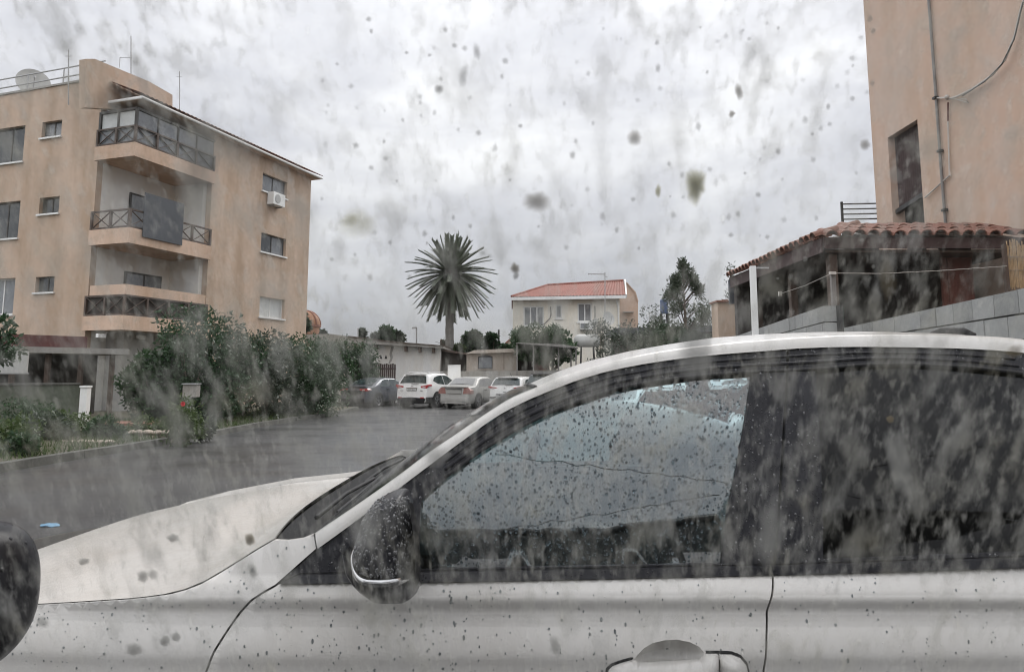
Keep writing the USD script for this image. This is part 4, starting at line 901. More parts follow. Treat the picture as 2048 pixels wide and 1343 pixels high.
# ------------------------------------------------------------------ surface patches (used by all cars)
def patch(poly, step, lift, thick, thickdir=None, rows=False):
    """triangulates a polygon of a 2D parameter plane and lifts it to a curved surface with a thickness; returns (v, f)."""
    out = MB()
    for g in getattr(poly, 'geoms', [poly]):
        if g.is_empty or g.geom_type != 'Polygon': continue
        bd = []
        for ringl in [g.exterior, *g.interiors]:
            n = max(4, int(ringl.length / (step if not rows else .004))); cs = list(ringl.coords)[:-1]
            ds = [ringl.interpolate(i / n, normalized=True).coords[0] for i in range(n)]
            bd += cs + ds
        bd = np.array(bd); x0, y0, x1, y1 = g.bounds
        gx_, gy_ = np.meshgrid(np.arange(x0 + step / 2, x1, step), np.arange(y0 + step / 2, y1, step), indexing='ij')
        if rows: gx_, gy_ = np.meshgrid(np.arange(x0 + step / 2, x1, step), np.concatenate([np.arange(y0, .74, .05), np.arange(.745, .95, .007)]), indexing='ij')
        ip = np.stack([gx_.ravel(), gy_.ravel()], 1)
        inn = g.buffer(-step * .45 if not rows else -.0055)
        if not inn.is_empty and len(ip): ip = ip[shapely.contains_xy(inn, ip[:, 0], ip[:, 1])]
        else: ip = np.zeros((0, 2))
        P = np.unique(np.round(np.vstack([bd, ip]), 6), axis=0)
        tri = Delaunay(P).simplices
        c = P[tri].mean(1); e1, e2 = P[tri[:, 1]] - P[tri[:, 0]], P[tri[:, 2]] - P[tri[:, 0]]
        ar = e1[:, 0] * e2[:, 1] - e1[:, 1] * e2[:, 0]
        ok = shapely.contains_xy(g, c[:, 0], c[:, 1]) & (np.abs(ar) > 1e-9)
        tri = tri[ok]; ar = ar[ok]; tri = np.where(ar[:, None] > 0, tri, tri[:, ::-1])
        A3 = lift(P); e = np.sort(np.vstack([tri[:, [0, 1]], tri[:, [1, 2]], tri[:, [2, 0]]]), 1)
        B3 = A3 + (np.array(thickdir) * thick)
        n = len(P); f = [tri, tri[:, ::-1] + n]
        de = np.vstack([tri[:, [0, 1]], tri[:, [1, 2]], tri[:, [2, 0]]]); key = {}
        cnt = {}
        for a, b in de: cnt[(min(a, b), max(a, b))] = cnt.get((min(a, b), max(a, b)), 0) + 1
        side = [(a, b) for a, b in de if cnt[(min(a, b), max(a, b))] == 1]
        side = np.array(side)
        f += [np.stack([side[:, 1], side[:, 0], side[:, 0] + n], 1), np.stack([side[:, 1], side[:, 0] + n, side[:, 1] + n], 1)]
        out.add(np.vstack([A3, B3]), np.vstack(f))
    return out.get()

def paint(name, col, rough=.22, dust=.25, metallic=0., dustcol=(.35, .33, .30), sc=1.4, **k):
    return usdkit.material(stage, '/World/Looks/' + name, {
        'g': ('geometry', {}), 'n': ('noise_texture', {'scale': sc, 'detail': 6, 'roughness': .65}), 'n2': ('noise_texture', {'scale': sc * 26, 'detail': 3}),
        'm': ('map_range', {'from_min': .40, 'from_max': .75, 'to_min': dust * .25, 'to_max': dust, 'clamp': True}), 'c': ('mix_color', {'a': col, 'b': dustcol}),
        'm2': ('map_range', {'from_min': .35, 'from_max': .7, 'to_min': rough, 'to_max': rough + .22, 'clamp': True}),
        'p': ('principled_bsdf', {'metallic': metallic, 'coat_weight': .6, 'coat_roughness': .08, **k})},
        [('g.position', 'n.vector'), ('g.position', 'n2.vector'), ('n.fac', 'm.value'), ('m.result', 'c.fac'), ('c.result', 'p.base_color'), ('n2.fac', 'm2.value'), ('m2.result', 'p.roughness')], surface='p.BSDF')
M['car_white'] = paint('car_paint_white', (.74, .74, .72), dust=.12)
M['car_blue'] = paint('car_paint_grey_blue', (.10, .11, .13), dust=.12, metallic=.5)
M['car_silver'] = paint('car_paint_silver', (.42, .42, .40), dust=.55, metallic=.35, rough=.4)
M['car_dark'] = paint('car_paint_charcoal', (.06, .06, .065), dust=.15)
M['car_glass'] = mat('car_dark_glass', (.02, .03, .03), .06, spec=.9)
M['car_glass_dusty'] = mat('car_dusty_glass', (.20, .20, .20), .35, (2, .2), spec=.7)
M['plastic'] = mat('black_plastic', (.016, .016, .017), .55, (6, .3), spec=.25)
M['tyre'] = mat('tyre_rubber', (.022, .022, .022), .8, (8, .3))
M['rim'] = mat('alloy_rim', (.34, .34, .35), .35, (8, .2), metallic=.7)
M['lamp_red'] = mat('tail_lamp_red', (.34, .02, .025), .18, (20, .2), spec=.8, coat=1.)
M['lamp_clear'] = mat('tail_lamp_clear', (.55, .40, .38), .2, spec=.8, coat=1.)
M['lamp_dull'] = mat('tail_lamp_dusty', (.28, .13, .11), .4, (14, .25))
M['plate_white'] = mat('plate_white', (.66, .66, .64), .5)
M['plate_yellow'] = mat('plate_yellow', (.50, .34, .07), .5, (12, .15))
M['ink'] = mat('plate_ink', (.02, .02, .02), .6)
M['chrome'] = mat('chrome', (.62, .62, .62), .18, metallic=1.)

def parked_car(name, label, cat, p, yaw, prof, Wd, belt, body, glass, side_win, rear_win, lamp, plate, wheels, clad=None, tumble=.40, zb=.24, lamp_mat='lamp_red', plate_mat='plate_white', plate_at=(0, .75), extra=None, wr=.32):
    t = Th(name, label, cat, p, math.pi / 2 - yaw)
    prof = np.array(prof); X0, X1 = prof[0, 0], prof[-1, 0]
    zt = lambda x: np.interp(x, prof[:, 0], prof[:, 1])
    def hw_(x):
        x = np.asarray(x, float); r = np.clip((X0 + .55 - x) / .55, 0, 1); f_ = np.clip((x - (X1 - .9)) / .9, 0, 1)
        return Wd / 2 * (1 - .13 * r ** 2.2 - .22 * f_ ** 2.2)
    def sec(x):
        z1, w = float(zt(x)), float(hw_(x)); zs = min(belt, z1 - .09); y = lambda z: .985 * w - max(0, z - zs) * tumble
        return [(.86 * w, zb), (.985 * w, zb + .10), (w, min(.58, z1 - .2)), (.995 * w, (min(.58, z1 - .2) + zs) / 2 + .02), (.985 * w, zs), (y((zs + z1) / 2), (zs + z1) / 2), (y(z1 - .05), z1 - .05), (y(z1) - .06, z1 - .008), (y(z1) * .55, z1 + .016), (0, z1 + .022)]
    xs_ = np.unique(np.concatenate([np.linspace(X0, X1, 46), prof[:, 0]]))
    S_ = []
    for x in xs_:
        h = sec(x); S_.append([(x, -a, b) for a, b in h] + [(x, a, b) for a, b in h[-2::-1]])
    S_ = np.array(S_); b = MB().grid(S_)
    for e, fl in ((0, True), (-1, False)):
        n = S_.shape[1]; c = S_[e].mean(0); f = [[i, i + 1, n] for i in range(n - 1)] + [[n - 1, 0, n]]
        b.add(np.vstack([S_[e], c]), [q[::-1] if fl else q for q in f])
    bp = obj(t, 'body', b, M[body], 45)
    def side(x, z):
        w = hw_(x); zs = np.minimum(belt, zt(x) - .09); return .985 * w - np.maximum(0, z - zs) * tumble
    for sg in (-1, 1):
        for poly in side_win:
            lift = lambda P: np.stack([P[:, 0], sg * (side(P[:, 0], P[:, 1]) + .007), P[:, 1]], 1)
            obj(t, 'side_window', patch(Polygon(poly), .16, lift, .005, (0, -sg, 0)), M[glass])
    xa, xb, wa, wb = rear_win
    s = np.linspace(0, 1, 6); uu = np.linspace(-1, 1, 9); P = []
    for q in s:
        x = xa + (xb - xa) * q; w = wa + (wb - wa) * q
        P.append([(x - .016, u * w, zt(x) + .024 - .03 * u * u + .016) for u in uu])
    obj(t, 'rear_window', MB().grid(np.array(P)[:, ::-1]), M[glass], True)
    inv = lambda z: np.interp(z, prof[:6, 1], prof[:6, 0])
    for sg in (-1, 1):
        pl = Polygon([(sg * a, z) for a, z in lamp]); xr_ = float(inv(np.mean([z for _, z in lamp])))
        obj(t, 'tail_light', MB().prism(pl, lambda a, z, d: np.array([xr_ + .30 - d, a, z]), .325), M[lamp_mat])
        if lamp_mat == 'lamp_red':
            cx_, cz_ = np.mean([a for a, _ in lamp]) - .05, np.mean([z for _, z in lamp]) - .01
            obj(t, 'tail_light_lens', MB().box((xr_ - .03, sg * cx_, cz_), (.02, .16, .06)), M['lamp_clear'])
    xp = float(inv(plate_at[1])) - .012
    pm = obj(t, 'number_plate', MB().box((xp, plate_at[0], plate_at[1]), (.02, .54, .13)), M['plastic'])
    obj(pm, 'plate_face', MB().box((xp - .012, plate_at[0], plate_at[1]), (.006, .48, .10)), M[plate_mat])
    tm = meshkit.text_mesh(plate, .065, .003, True); v = np.array(tm.vertices); v[:, 0] -= (v[:, 0].min() + v[:, 0].max()) / 2
    obj(pm, 'lettering', (np.stack([xp - .0155 - v[:, 2], plate_at[0] - v[:, 0], plate_at[1] - .0325 + v[:, 1]], 1), tm.faces), M['ink'])
    for x in wheels:
        for sg in (-1, 1):
            w = float(hw_(x)); cy = sg * (w - .10)
            R_ = trimesh.transformations.rotation_matrix(math.pi / 2, [1, 0, 0])
            obj(t, 'wheel_arch', MB().mesh(trimesh.creation.cylinder(wr + .07, .012, sections=32).apply_transform(R_).apply_translation((x, sg * (w + .001), wr + .02))), M['plastic'])
            pr = [(.2, -.11), (wr - .03, -.115), (wr, -.08), (wr, .08), (wr - .03, .115), (.2, .11)]
            ty = trimesh.creation.revolve(pr, sections=28); ty.apply_transform(R_); ty.apply_translation((x, cy, wr))
            wh = obj(t, 'wheel', MB().mesh(ty), M['tyre'], 40)
            rim = MB().mesh(trimesh.creation.cylinder(.205, .16, sections=28).apply_transform(R_).apply_translation((x, cy, wr)))
            obj(wh, 'rim', rim, M['plastic'])
            sp = MB()
            for i in range(5):
                a = i * 2 * math.pi / 5 + .3; sp.bar((x, cy + sg * .09, wr), (x + .2 * math.cos(a), cy + sg * .10, wr + .2 * math.sin(a)), .05, .03)
            sp.tube([(x + .205 * math.cos(a), cy + sg * .105, wr + .205 * math.sin(a)) for a in np.linspace(0, 2 * math.pi, 25)], .015, 5)
            obj(wh, 'spokes', sp, M['rim'])
    if clad:
        zc = clad[1]; Q = []
        for x in np.linspace(X0 - .004, X1 - .05, 40):
            w = float(hw_(x)); Q.append([(x, -.88 * w, zb - .02), (x, -1.0 * w - .006, zb + .09), (x, -w - .012, zc)])
        Q = np.array(Q); R2 = Q * [1, -1, 1]
        m = MB().grid(Q).grid(R2, True)
        n = 9; w = float(hw_(X0)); m.grid([[(X0 - .018, y, zb - .02) for y in np.linspace(-.9 * w, .9 * w, n)], [(X0 - .018, y, zc - .05 * abs(y / w)) for y in np.linspace(-w, w, n)]], True)
        obj(t, 'lower_cladding', m, M[clad[0]])
    if extra: extra(t, inv, hw_, zt)
    return t

YAW = math.radians(24)
def park(u, Y=34., dx=0.): p = V(u, 800, Y); return (p[0], Y, float(gz(Y)))
def ex_common(t, inv, hw_, zt, seam=None, spoiler=None, emblem=None):
    if spoiler: obj(t, 'rear_spoiler', MB().box(spoiler[0], spoiler[1]), M[spoiler[2]])
    if emblem: obj(t, 'emblem', MB().tube([(float(inv(emblem)) - .012, .06 * math.cos(a), emblem + .035 * math.sin(a)) for a in np.linspace(0, 2 * math.pi, 17)], .009, 5).bar((float(inv(emblem)) - .012, -.03, emblem - .02), (float(inv(emblem)) - .012, .03, emblem + .02), .012), M['chrome'])
    if seam:
        for x in seam:
            for sg in (-1, 1): obj(t, 'door_seam', MB().bar((x, sg * (float(hw_(x)) + .0), .38), (x - .03, sg * (float(hw_(x)) * .99 + .0), .88), .012), M['plastic'])
    for sg in (-1, 1):
        obj(t, 'door_handle', MB().box((1.55, sg * (float(hw_(1.55)) + .02), .86), (.2, .035, .035)), M['chrome'] if False else M['plastic'])
        mm = obj(t, 'wing_mirror', MB().mesh(trimesh.creation.icosphere(2, 1.).apply_scale((.09, .11, .075)).apply_translation((3.05, sg * (float(hw_(3.05)) + .09), 1.0))), M['plastic'], True)

sedan = [(0, .42), (.02, .62), (.06, .86), (.12, .98), (.55, 1.04), (1.25, 1.36), (1.7, 1.42), (2.35, 1.42), (3.1, 1.06), (3.5, .99), (4.2, .84), (4.45, .60)]
def ex_a(t, inv, hw_, zt):
    ex_common(t, inv, hw_, zt, seam=(1.35, 2.4), spoiler=((.12, 0, 1.005), (.16, 1.35, .03), 'car_blue'), emblem=.88)
    obj(t, 'boot_recess', MB().box((-.0, 0, .74), (.05, .95, .16)), M['plastic'])
    obj(t, 'roof_antenna', MB().box((1.5, 0, 1.47), (.14, .04, .05)), M['plastic'])
    obj(t, 'lower_bumper', MB().box((.02, 0, .34), (.1, 1.35, .16)), M['plastic'])  # black plastic box across the lower rear of the body
parked_car('parked_saloon', 'grey blue saloon car with bright red tail lights, leftmost of the parked row', 'car', park(706, 35.0), YAW + .06, sedan, 1.80, .96, 'car_blue', 'car_glass',
           [[(.95, 1.0), (1.28, 1.30), (1.5, 1.345), (1.78, 1.35), (1.78, .985)], [(1.83, .985), (1.83, 1.35), (2.35, 1.34), (2.85, 1.06), (2.9, .985)]], (.62, 1.2, .66, .55), [(.36, .90), (.83, .92), (.88, .86), (.84, .79), (.40, .80)], 'KTN 382', (.85, 3.6), plate_at=(0, .74), extra=ex_a)
suv = [(0, .5), (.03, .66), (.06, .92), (.14, 1.12), (.36, 1.50), (.44, 1.60), (1.2, 1.67), (2.1, 1.64), (2.9, 1.20), (3.35, 1.06), (4.1, .92), (4.38, .62)]
def ex_b(t, inv, hw_, zt):
    ex_common(t, inv, hw_, zt, seam=(1.3, 2.3), spoiler=((.40, 0, 1.60), (.34, 1.16, .05), 'car_white'), emblem=1.03)
    for sg in (-1, 1): obj(t, 'roof_rail', MB().tube([(.6, sg * .55, 1.66), (.75, sg * .57, 1.72), (2.0, sg * .57, 1.72), (2.15, sg * .55, 1.67)], .02, 5), M['metal'], True)
    obj(t, 'tailgate_strip', MB().box((float(inv(.96)) - .01, 0, .955), (.03, .62, .035)), M['chrome'])
    obj(t, 'rear_wiper', MB().bar((float(inv(1.14)) - .05, .05, 1.155), (float(inv(1.16)) - .05, -.34, 1.165), .02), M['plastic'])
    obj(t, 'reflector', MB().box((-.02, -.62, .50), (.02, .2, .05)).box((-.02, .62, .50), (.02, .2, .05)), M['lamp_red'])
    obj(t, 'badge', MB().box((float(inv(.82)) - .01, -.55, .83), (.01, .12, .03)).box((float(inv(.82)) - .01, .55, .83), (.01, .16, .025)), M['pipe'])
parked_car('parked_suv', 'white compact off-road car with roof rails and grey lower cladding', 'car', park(822, 34.3), YAW, suv, 1.86, 1.08, 'car_white', 'car_glass',
           [[(.62, 1.30), (.85, 1.46), (1.25, 1.535), (1.62, 1.55), (1.62, 1.10), (1.0, 1.15)], [(1.67, 1.10), (1.67, 1.55), (2.1, 1.53), (2.72, 1.22), (2.8, 1.08)]], (.17, .36, .74, .62), [(.48, 1.04), (.90, 1.12), (.93, 1.06), (.80, .93), (.52, .93)], 'KSP 364', (.88, 3.5), clad=('plastic', .52), plate_at=(0, .88), extra=ex_b, wr=.35)
sal2 = [(0, .45), (.02, .64), (.05, .88), (.10, 1.02), (.60, 1.07), (1.15, 1.42), (1.6, 1.48), (2.3, 1.48), (3.1, 1.08), (3.5, 1.0), (4.2, .84), (4.45, .60)]
def ex_c(t, inv, hw_, zt):
    ex_common(t, inv, hw_, zt, seam=(1.35, 2.35), emblem=None)
    obj(t, 'plate_recess', MB().box((.015, 0, .82), (.06, .78, .20)), M['car_silver'])
    obj(t, 'plate_garnish', MB().box((-.0, 0, .915), (.06, .80, .035)), M['plastic'])
    obj(t, 'boot_edge', MB().box((.06, 0, 1.015), (.10, 1.42, .02)), M['car_silver'])
parked_car('parked_saloon', 'dusty silver saloon car with yellow number plate', 'car', park(908, 33.6), YAW + .02, sal2, 1.72, 1.0, 'car_silver', 'car_glass_dusty',
           [[(.95, 1.05), (1.25, 1.36), (1.7, 1.40), (1.78, 1.40), (1.78, 1.03)], [(1.83, 1.03), (1.83, 1.40), (2.3, 1.39), (2.85, 1.10), (2.9, 1.02)]], (.66, 1.1, .64, .56), [(.52, .97), (.74, .99), (.86, .86), (.86, .70), (.46, .70)], 'HAX 273', (.85, 3.5), lamp_mat='lamp_dull', plate_mat='plate_yellow', plate_at=(0, .815), extra=ex_c)
hatch = [(0, .42), (.02, .62), (.06, .88), (.13, 1.06), (.40, 1.40), (.48, 1.46), (1.2, 1.50), (1.9, 1.48), (2.7, 1.06), (3.1, .97), (3.75, .84), (4.0, .58)]
def ex_d(t, inv, hw_, zt):
    ex_common(t, inv, hw_, zt, seam=(1.2, 2.1), spoiler=((.42, 0, 1.465), (.30, 1.0, .04), 'car_white'), emblem=.95)
    obj(t, 'rear_wiper', MB().bar((float(inv(1.1)) - .06, .0, 1.10), (float(inv(1.1)) - .06, -.36, 1.105), .02), M['plastic'])
    obj(t, 'plate_strip', MB().box((-.0, 0, .685), (.04, .85, .03)), M['plastic'])
    obj(t, 'fog_reflector', MB().box((-.005, .58, .54), (.04, .32, .05)).box((-.005, -.58, .54), (.04, .32, .05)), M['plastic'])
    obj(t, 'roof_antenna', MB().bar((.9, 0, 1.50), (.7, 0, 1.66), .015), M['plastic'])
    obj(t, 'tailgate_catch', MB().box((-.01, 0, .80), (.02, .14, .025)), M['plastic'])
parked_car('parked_hatchback', 'small white hatchback with slim red tail lights beside the silver saloon', 'car', park(1009, 33.2), YAW - .04, hatch, 1.72, 1.02, 'car_white', 'car_glass',
           [[(.62, 1.2), (.85, 1.34), (1.3, 1.39), (1.55, 1.39), (1.55, 1.05)], [(1.6, 1.05), (1.6, 1.39), (1.9, 1.38), (2.5, 1.07), (2.6, 1.02)]], (.16, .40, .70, .60), [(.38, .98), (.62, 1.03), (.84, 1.06), (.86, .98), (.62, .93)], 'KTM 382', (.75, 3.2), plate_at=(0, .60), extra=ex_d)
parked_car('parked_van', 'dark charcoal people carrier partly hidden behind the windscreen pillar of the near white car', 'car', park(1083, 32.6), YAW - .02, [(a, b * 1.02) for a, b in suv], 1.84, 1.08, 'car_dark', 'car_glass',
           [[(.62, 1.30), (.85, 1.46), (1.25, 1.535), (1.62, 1.55), (1.62, 1.10), (1.0, 1.15)], [(1.67, 1.10), (1.67, 1.55), (2.1, 1.53), (2.72, 1.22), (2.8, 1.08)]], (.17, .36, .78, .66), [(.55, 1.04), (.86, 1.10), (.90, 1.04), (.84, .86), (.62, .86)], 'LAB 514', (.88, 3.5), lamp_mat='lamp_dull', plate_at=(0, .88), extra=lambda t, a, b, c: ex_common(t, a, b, c, spoiler=((.40, 0, 1.63), (.34, 1.16, .05), 'car_dark')), wr=.34)
# ------------------------------------------------------------------ the near white car, seen from its left side, nose to the left
YC_, HB = 2.42, .945                     # centre plane and belt height
LOWZ = np.array([.10, .30, .52, .66, .768, .80, .862, .875, .905, .93, .945])
LOWY = np.array([1.62, 1.55, 1.525, 1.512, 1.501, 1.494, 1.505, 1.511, 1.500, 1.512, 1.53])
from scipy.interpolate import PchipInterpolator
LOW = PchipInterpolator(LOWZ, LOWY)
def S(x, z):
    x, z = np.asarray(x, float), np.asarray(z, float); h = np.maximum(z - HB, 0)
    y = np.where(z > HB, 1.53 + .25 * h + .42 * h * h, LOW(np.clip(z, .1, HB)))
    return y + .11 * np.maximum(0, -.55 - x) ** 2 + .05 * np.maximum(0, x - 1.2) ** 2
def UP(u, v, off=0.):
    Y = 1.6
    for _ in range(60): p = V(u, v, Y); Y = .5 * Y + .5 * (float(S(p[0], p[2])) + off)
    return V(u, v, Y)
xz = lambda pts: [tuple(UP(u, v)[[0, 2]]) for u, v in pts]
def skin(poly, off, thick, step=.035, mirror=False, rows=False):
    v, f = patch(poly, step, lambda P: np.stack([P[:, 0], S(P[:, 0], P[:, 1]) + off, P[:, 1]], 1), thick, (0, 1, 0), rows)
    if mirror: v = v * [1, -1, 1] + [0, 2 * YC_, 0]; f = f[:, ::-1]
    return v, f
car_paint = usdkit.material(stage, '/World/Looks/near_car_white_paint', {
    'g': ('geometry', {}), 'mp': ('mapping', {'scale': (1, 1, .45)}), 'n': ('noise_texture', {'scale': 5, 'detail': 6, 'roughness': .65}), 'n2': ('noise_texture', {'scale': 70, 'detail': 4, 'roughness': .6}),
    'v': ('voronoi_texture', {'scale': 95, 'randomness': 1.0}), 'vm': ('map_range', {'from_min': .06, 'from_max': .16, 'to_min': 1., 'to_max': 0., 'clamp': True}), 'vr': ('math', {'math_type': 'greater_than', 'value2': .80}), 'sc': ('separate_color', {}),
    'vv': ('math', {'math_type': 'multiply'}), 'm': ('map_range', {'from_min': .45, 'from_max': .75, 'to_min': .02, 'to_max': .30, 'clamp': True}), 'c': ('mix_color', {'a': (.61, .592, .56), 'b': (.38, .34, .29)}),
    'mr': ('map_range', {'from_min': .35, 'from_max': .7, 'to_min': .22, 'to_max': .28, 'clamp': True}), 'bh': ('math', {'math_type': 'multiply_add', 'value2': .006}), 'bp': ('bump', {'strength': .25, 'distance': .002}),
    'p': ('principled_bsdf', {'coat_weight': .25, 'coat_roughness': .22})},
    [('g.position', 'mp.vector'), ('mp.vector', 'n.vector'), ('g.position', 'n2.vector'), ('g.position', 'v.vector'), ('v.distance', 'vm.value'), ('v.color', 'sc.color'), ('sc.r', 'vr.value1'), ('vm.result', 'vv.value1'), ('vr.value', 'vv.value2'),
     ('n.fac', 'm.value'), ('m.result', 'c.fac'), ('c.result', 'p.base_color'), ('n2.fac', 'mr.value'), ('mr.result', 'p.roughness'), ('n2.fac', 'bh.value1'), ('vv.value', 'bh.value3'), ('bh.value', 'bp.height'), ('bp.normal', 'p.normal')], surface='p.BSDF')
trim = usdkit.material(stage, '/World/Looks/wet_black_trim', {
    'g': ('geometry', {}), 'n': ('noise_texture', {'scale': 9, 'detail': 6, 'roughness': .7}), 'v': ('voronoi_texture', {'scale': 160, 'randomness': 1.0}), 'vm': ('map_range', {'from_min': .12, 'from_max': .34, 'to_min': 1., 'to_max': 0., 'clamp': True}),
    'sc': ('separate_color', {}), 'vr': ('math', {'math_type': 'greater_than', 'value2': .62}), 'vv': ('math', {'math_type': 'multiply'}), 'r': ('rgb_ramp', {'ramp': [(.35, (.008, .008, .010)), (.7, (.030, .030, .034))]}),
    'mr': ('map_range', {'from_min': .3, 'from_max': .7, 'to_min': .18, 'to_max': .42, 'clamp': True}), 'bp': ('bump', {'strength': .6, 'distance': .002}), 'p': ('principled_bsdf', {'specular_ior_level': .16})},
    [('g.position', 'n.vector'), ('g.position', 'v.vector'), ('v.distance', 'vm.value'), ('v.color', 'sc.color'), ('sc.r', 'vr.value1'), ('vm.result', 'vv.value1'), ('vr.value', 'vv.value2'), ('n.fac', 'r.fac'), ('r.color', 'p.base_color'), ('n.fac', 'mr.value'), ('mr.result', 'p.roughness'), ('vv.value', 'bp.height'), ('bp.normal', 'p.normal')], surface='p.BSDF')
M['glass_front'] = glass_mat('side_window_glass', (.66, .77, .78), 2.15)
M['glass_rear'] = glass_mat('privacy_glass', (.05, .06, .075), 1.36)
M['glass_screen'] = glass_mat('windscreen_glass', (.66, .74, .72), 1.7, .08)
M['drop'] = usdkit.material(stage, '/World/Looks/rain_drop', {'g': ('glass_bsdf', {'color': (.72, .76, .78), 'IOR': 1.33, 'roughness': 0.0})}, [], surface='g.BSDF')
M['drop2'] = mat('rain_bead', (.03, .03, .032), .04, spec=1., coat=1.)
M['seat'] = mat('seat_fabric', (.035, .036, .04), .9, (30, .3)); M['dash'] = mat('dashboard', (.03, .03, .032), .7, (20, .2))

K = Th('white_car', 'white wet estate car filling the lower right, black wing mirror and rain drops', 'car', (.3, YC_, 0))
tagp(stage.GetPrimAtPath(K.path), label='wet white car filling the foreground, with black wing mirror and rain-dotted windows')
def kp(name, m, mt, smooth=40, parent=None, **kw):
    if isinstance(m, MB): m = m.get()
    v, f = (m.vertices, m.faces) if hasattr(m, 'vertices') else m
    return obj(parent or K, name, (np.asarray(v) - K.loc, f), mt, smooth, **kw)
gap_f = [(556, 1166), (550, 1171), (528, 1183), (502, 1200), (480, 1224), (460, 1252), (443, 1278), (428, 1302), (412, 1343), (402, 1385), (396, 1450)]
gap_m = [(1546, 1100), (1545, 1148), (1541, 1200), (1533, 1270), (1527, 1343), (1522, 1450)]
belt_lo = [(556, 1166), (700, 1164), (835, 1163), (1200, 1156), (1545, 1148), (1800, 1141), (2048, 1133)]
up_edge = [(631, 1063), (680, 1030), (756, 978), (806, 942), (852, 907), (915, 864), (977, 822), (1024, 793), (1074, 772), (1115, 754), (1164, 738), (1227, 720), (1328, 700), (1420, 688), (1520, 678), (1621, 671), (1720, 667), (1811, 666), (1930, 669), (2048, 677)]
lo_edge = [(636, 1097), (690, 1058), (760, 1006), (812, 966), (860, 930), (930, 878), (1000, 829), (1052, 802), (1109, 778), (1160, 759), (1219, 742), (1328, 722), (1420, 711), (1520, 703), (1621, 696), (1720, 694), (1811, 695), (1930, 698), (2048, 706)]
bl = xz(belt_lo); gf, gm = xz(gap_f), xz(gap_m); ue, le = xz(up_edge), xz(lo_edge)
ue += [(1.35, ue[-1][1] - .02), (1.75, ue[-1][1] - .075), (2.1, ue[-1][1] - .15)]; le += [(1.35, le[-1][1] - .022), (1.75, le[-1][1] - .08), (2.02, le[-1][1] - .16)]
bl += [(1.5, bl[-1][1]), (2.3, bl[-1][1] - .005)]
zf = .34
clean = lambda P: P if P.is_valid else P.buffer(0)
fd = clean(Polygon([p for p in bl if p[0] < gm[1][0] - .001] + gm[1:] + [(gm[-1][0] - .005, zf), (gf[-1][0] + .03, zf)] + gf[::-1][:-1]))
# bowl of the door handle
bowl_px = [(1268, 1318), (1275, 1308), (1288, 1295), (1305, 1285), (1330, 1279), (1355, 1278), (1380, 1283), (1398, 1292), (1408, 1303), (1408, 1316), (1390, 1330), (1340, 1338), (1290, 1330)]
bowl = clean(Polygon(xz(bowl_px)))
kp('front_door', skin(fd.buffer(-.0022, join_style=2).difference(bowl), 0, .012, .03, rows=True), car_paint, 50)
bc = np.array(bowl.centroid.coords[0]); bm = MB(); br = np.array(bowl.exterior.coords)[:-1]
rings = [np.stack([(bc + (br - bc) * s)[:, 0], S(*(bc + (br - bc) * s).T) + .035 * max(0., 1 - s * s) ** .7, (bc + (br - bc) * s)[:, 1]], 1) for s in np.linspace(1.02, .05, 8)]
rings = np.array([np.vstack([q, q[:1]]) for q in rings]); bm.grid(rings); bm.grid(rings + [0, .004, 0], True)
kp('handle_recess', bm, car_paint, True)
hpx = [(1213, 1352), (1215, 1336), (1224, 1328), (1240, 1322), (1262, 1316), (1272, 1317), (1279, 1322), (1330, 1320), (1398, 1316), (1406, 1307), (1412, 1303), (1434, 1303), (1462, 1304), (1480, 1311), (1491, 1324), (1495, 1340), (1493, 1352), (1460, 1372), (1340, 1376), (1240, 1372)]
hp_ = clean(Polygon(xz(hpx))); seam_ = LineString(xz([(1433, 1290), (1437, 1330), (1437, 1390)])).buffer(.0014)
hs = hp_.buffer(-.002).difference(seam_)
for g in sorted(getattr(hs, 'geoms', [hs]), key=lambda g: -g.area)[:2]:
    v, f = patch(g, .012, lambda P: np.stack([P[:, 0], S(P[:, 0], P[:, 1]) - .030 + .020 * np.exp(-np.array([g.exterior.distance(Point(q)) for q in P]) / .006), P[:, 1]], 1), .012, (0, 1, 0))
    kp('door_handle', (v, f), car_paint, 60)
kp('handle_shadow_gap', skin(hp_.buffer(.003).difference(hp_.buffer(-.004)).difference(bowl.buffer(.004)), -.0025, .003, .015), M['plastic'])
rdx = 1.52
rd = clean(Polygon([p for p in bl if gm[1][0] < p[0] < rdx - .02] + [(rdx - .02, bl[-2][1]), (rdx, .7), (rdx - .14, .55), (rdx - .30, zf), (gm[-1][0] + .005, zf)] + gm[::-1][:-1]))
kp('rear_door', skin(rd.buffer(-.0022, join_style=2), 0, .012, .03, rows=True), car_paint, 50)
wheel_c = [(-1.18, .33), (1.55, .33)]
qp = clean(Polygon([(rdx - .01, bl[-2][1]), (2.35, bl[-1][1]), (2.42, .8), (2.40, zf), (1.0, zf), (rdx - .30, zf), (rdx - .14, .55), (rdx, .7)])).difference(Point(wheel_c[1]).buffer(.36))
kp('rear_wing', skin(qp.buffer(-.002, join_style=2), 0, .012, .06), car_paint, 35)
shut_px = [(65, 1208), (140, 1204), (250, 1197), (300, 1192), (340, 1186), (372, 1177), (400, 1166), (440, 1143), (480, 1118), (515, 1096), (548, 1077)]
sh = xz(shut_px); sh_front = [(-1.58, .735), (-1.45, .790), (-1.28, .832)]
corner = xz([(548, 1077), (575, 1078), (604, 1074), (629, 1064), (634, 1097)]); saill = xz([(634, 1097), (600, 1127), (556, 1166)])
fen = clean(Polygon(sh_front + sh + corner[1:] + saill[1:] + gf[1:] + [(gf[-1][0] + .03, zf), (-1.62, zf), (-1.68, .6)])).difference(Point(wheel_c[0]).buffer(.36))
kp('front_wing', skin(fen.buffer(-.0022, join_style=2), 0, .012, .03, rows=True), car_paint, 50)
band = clean(Polygon(ue + le[::-1]))
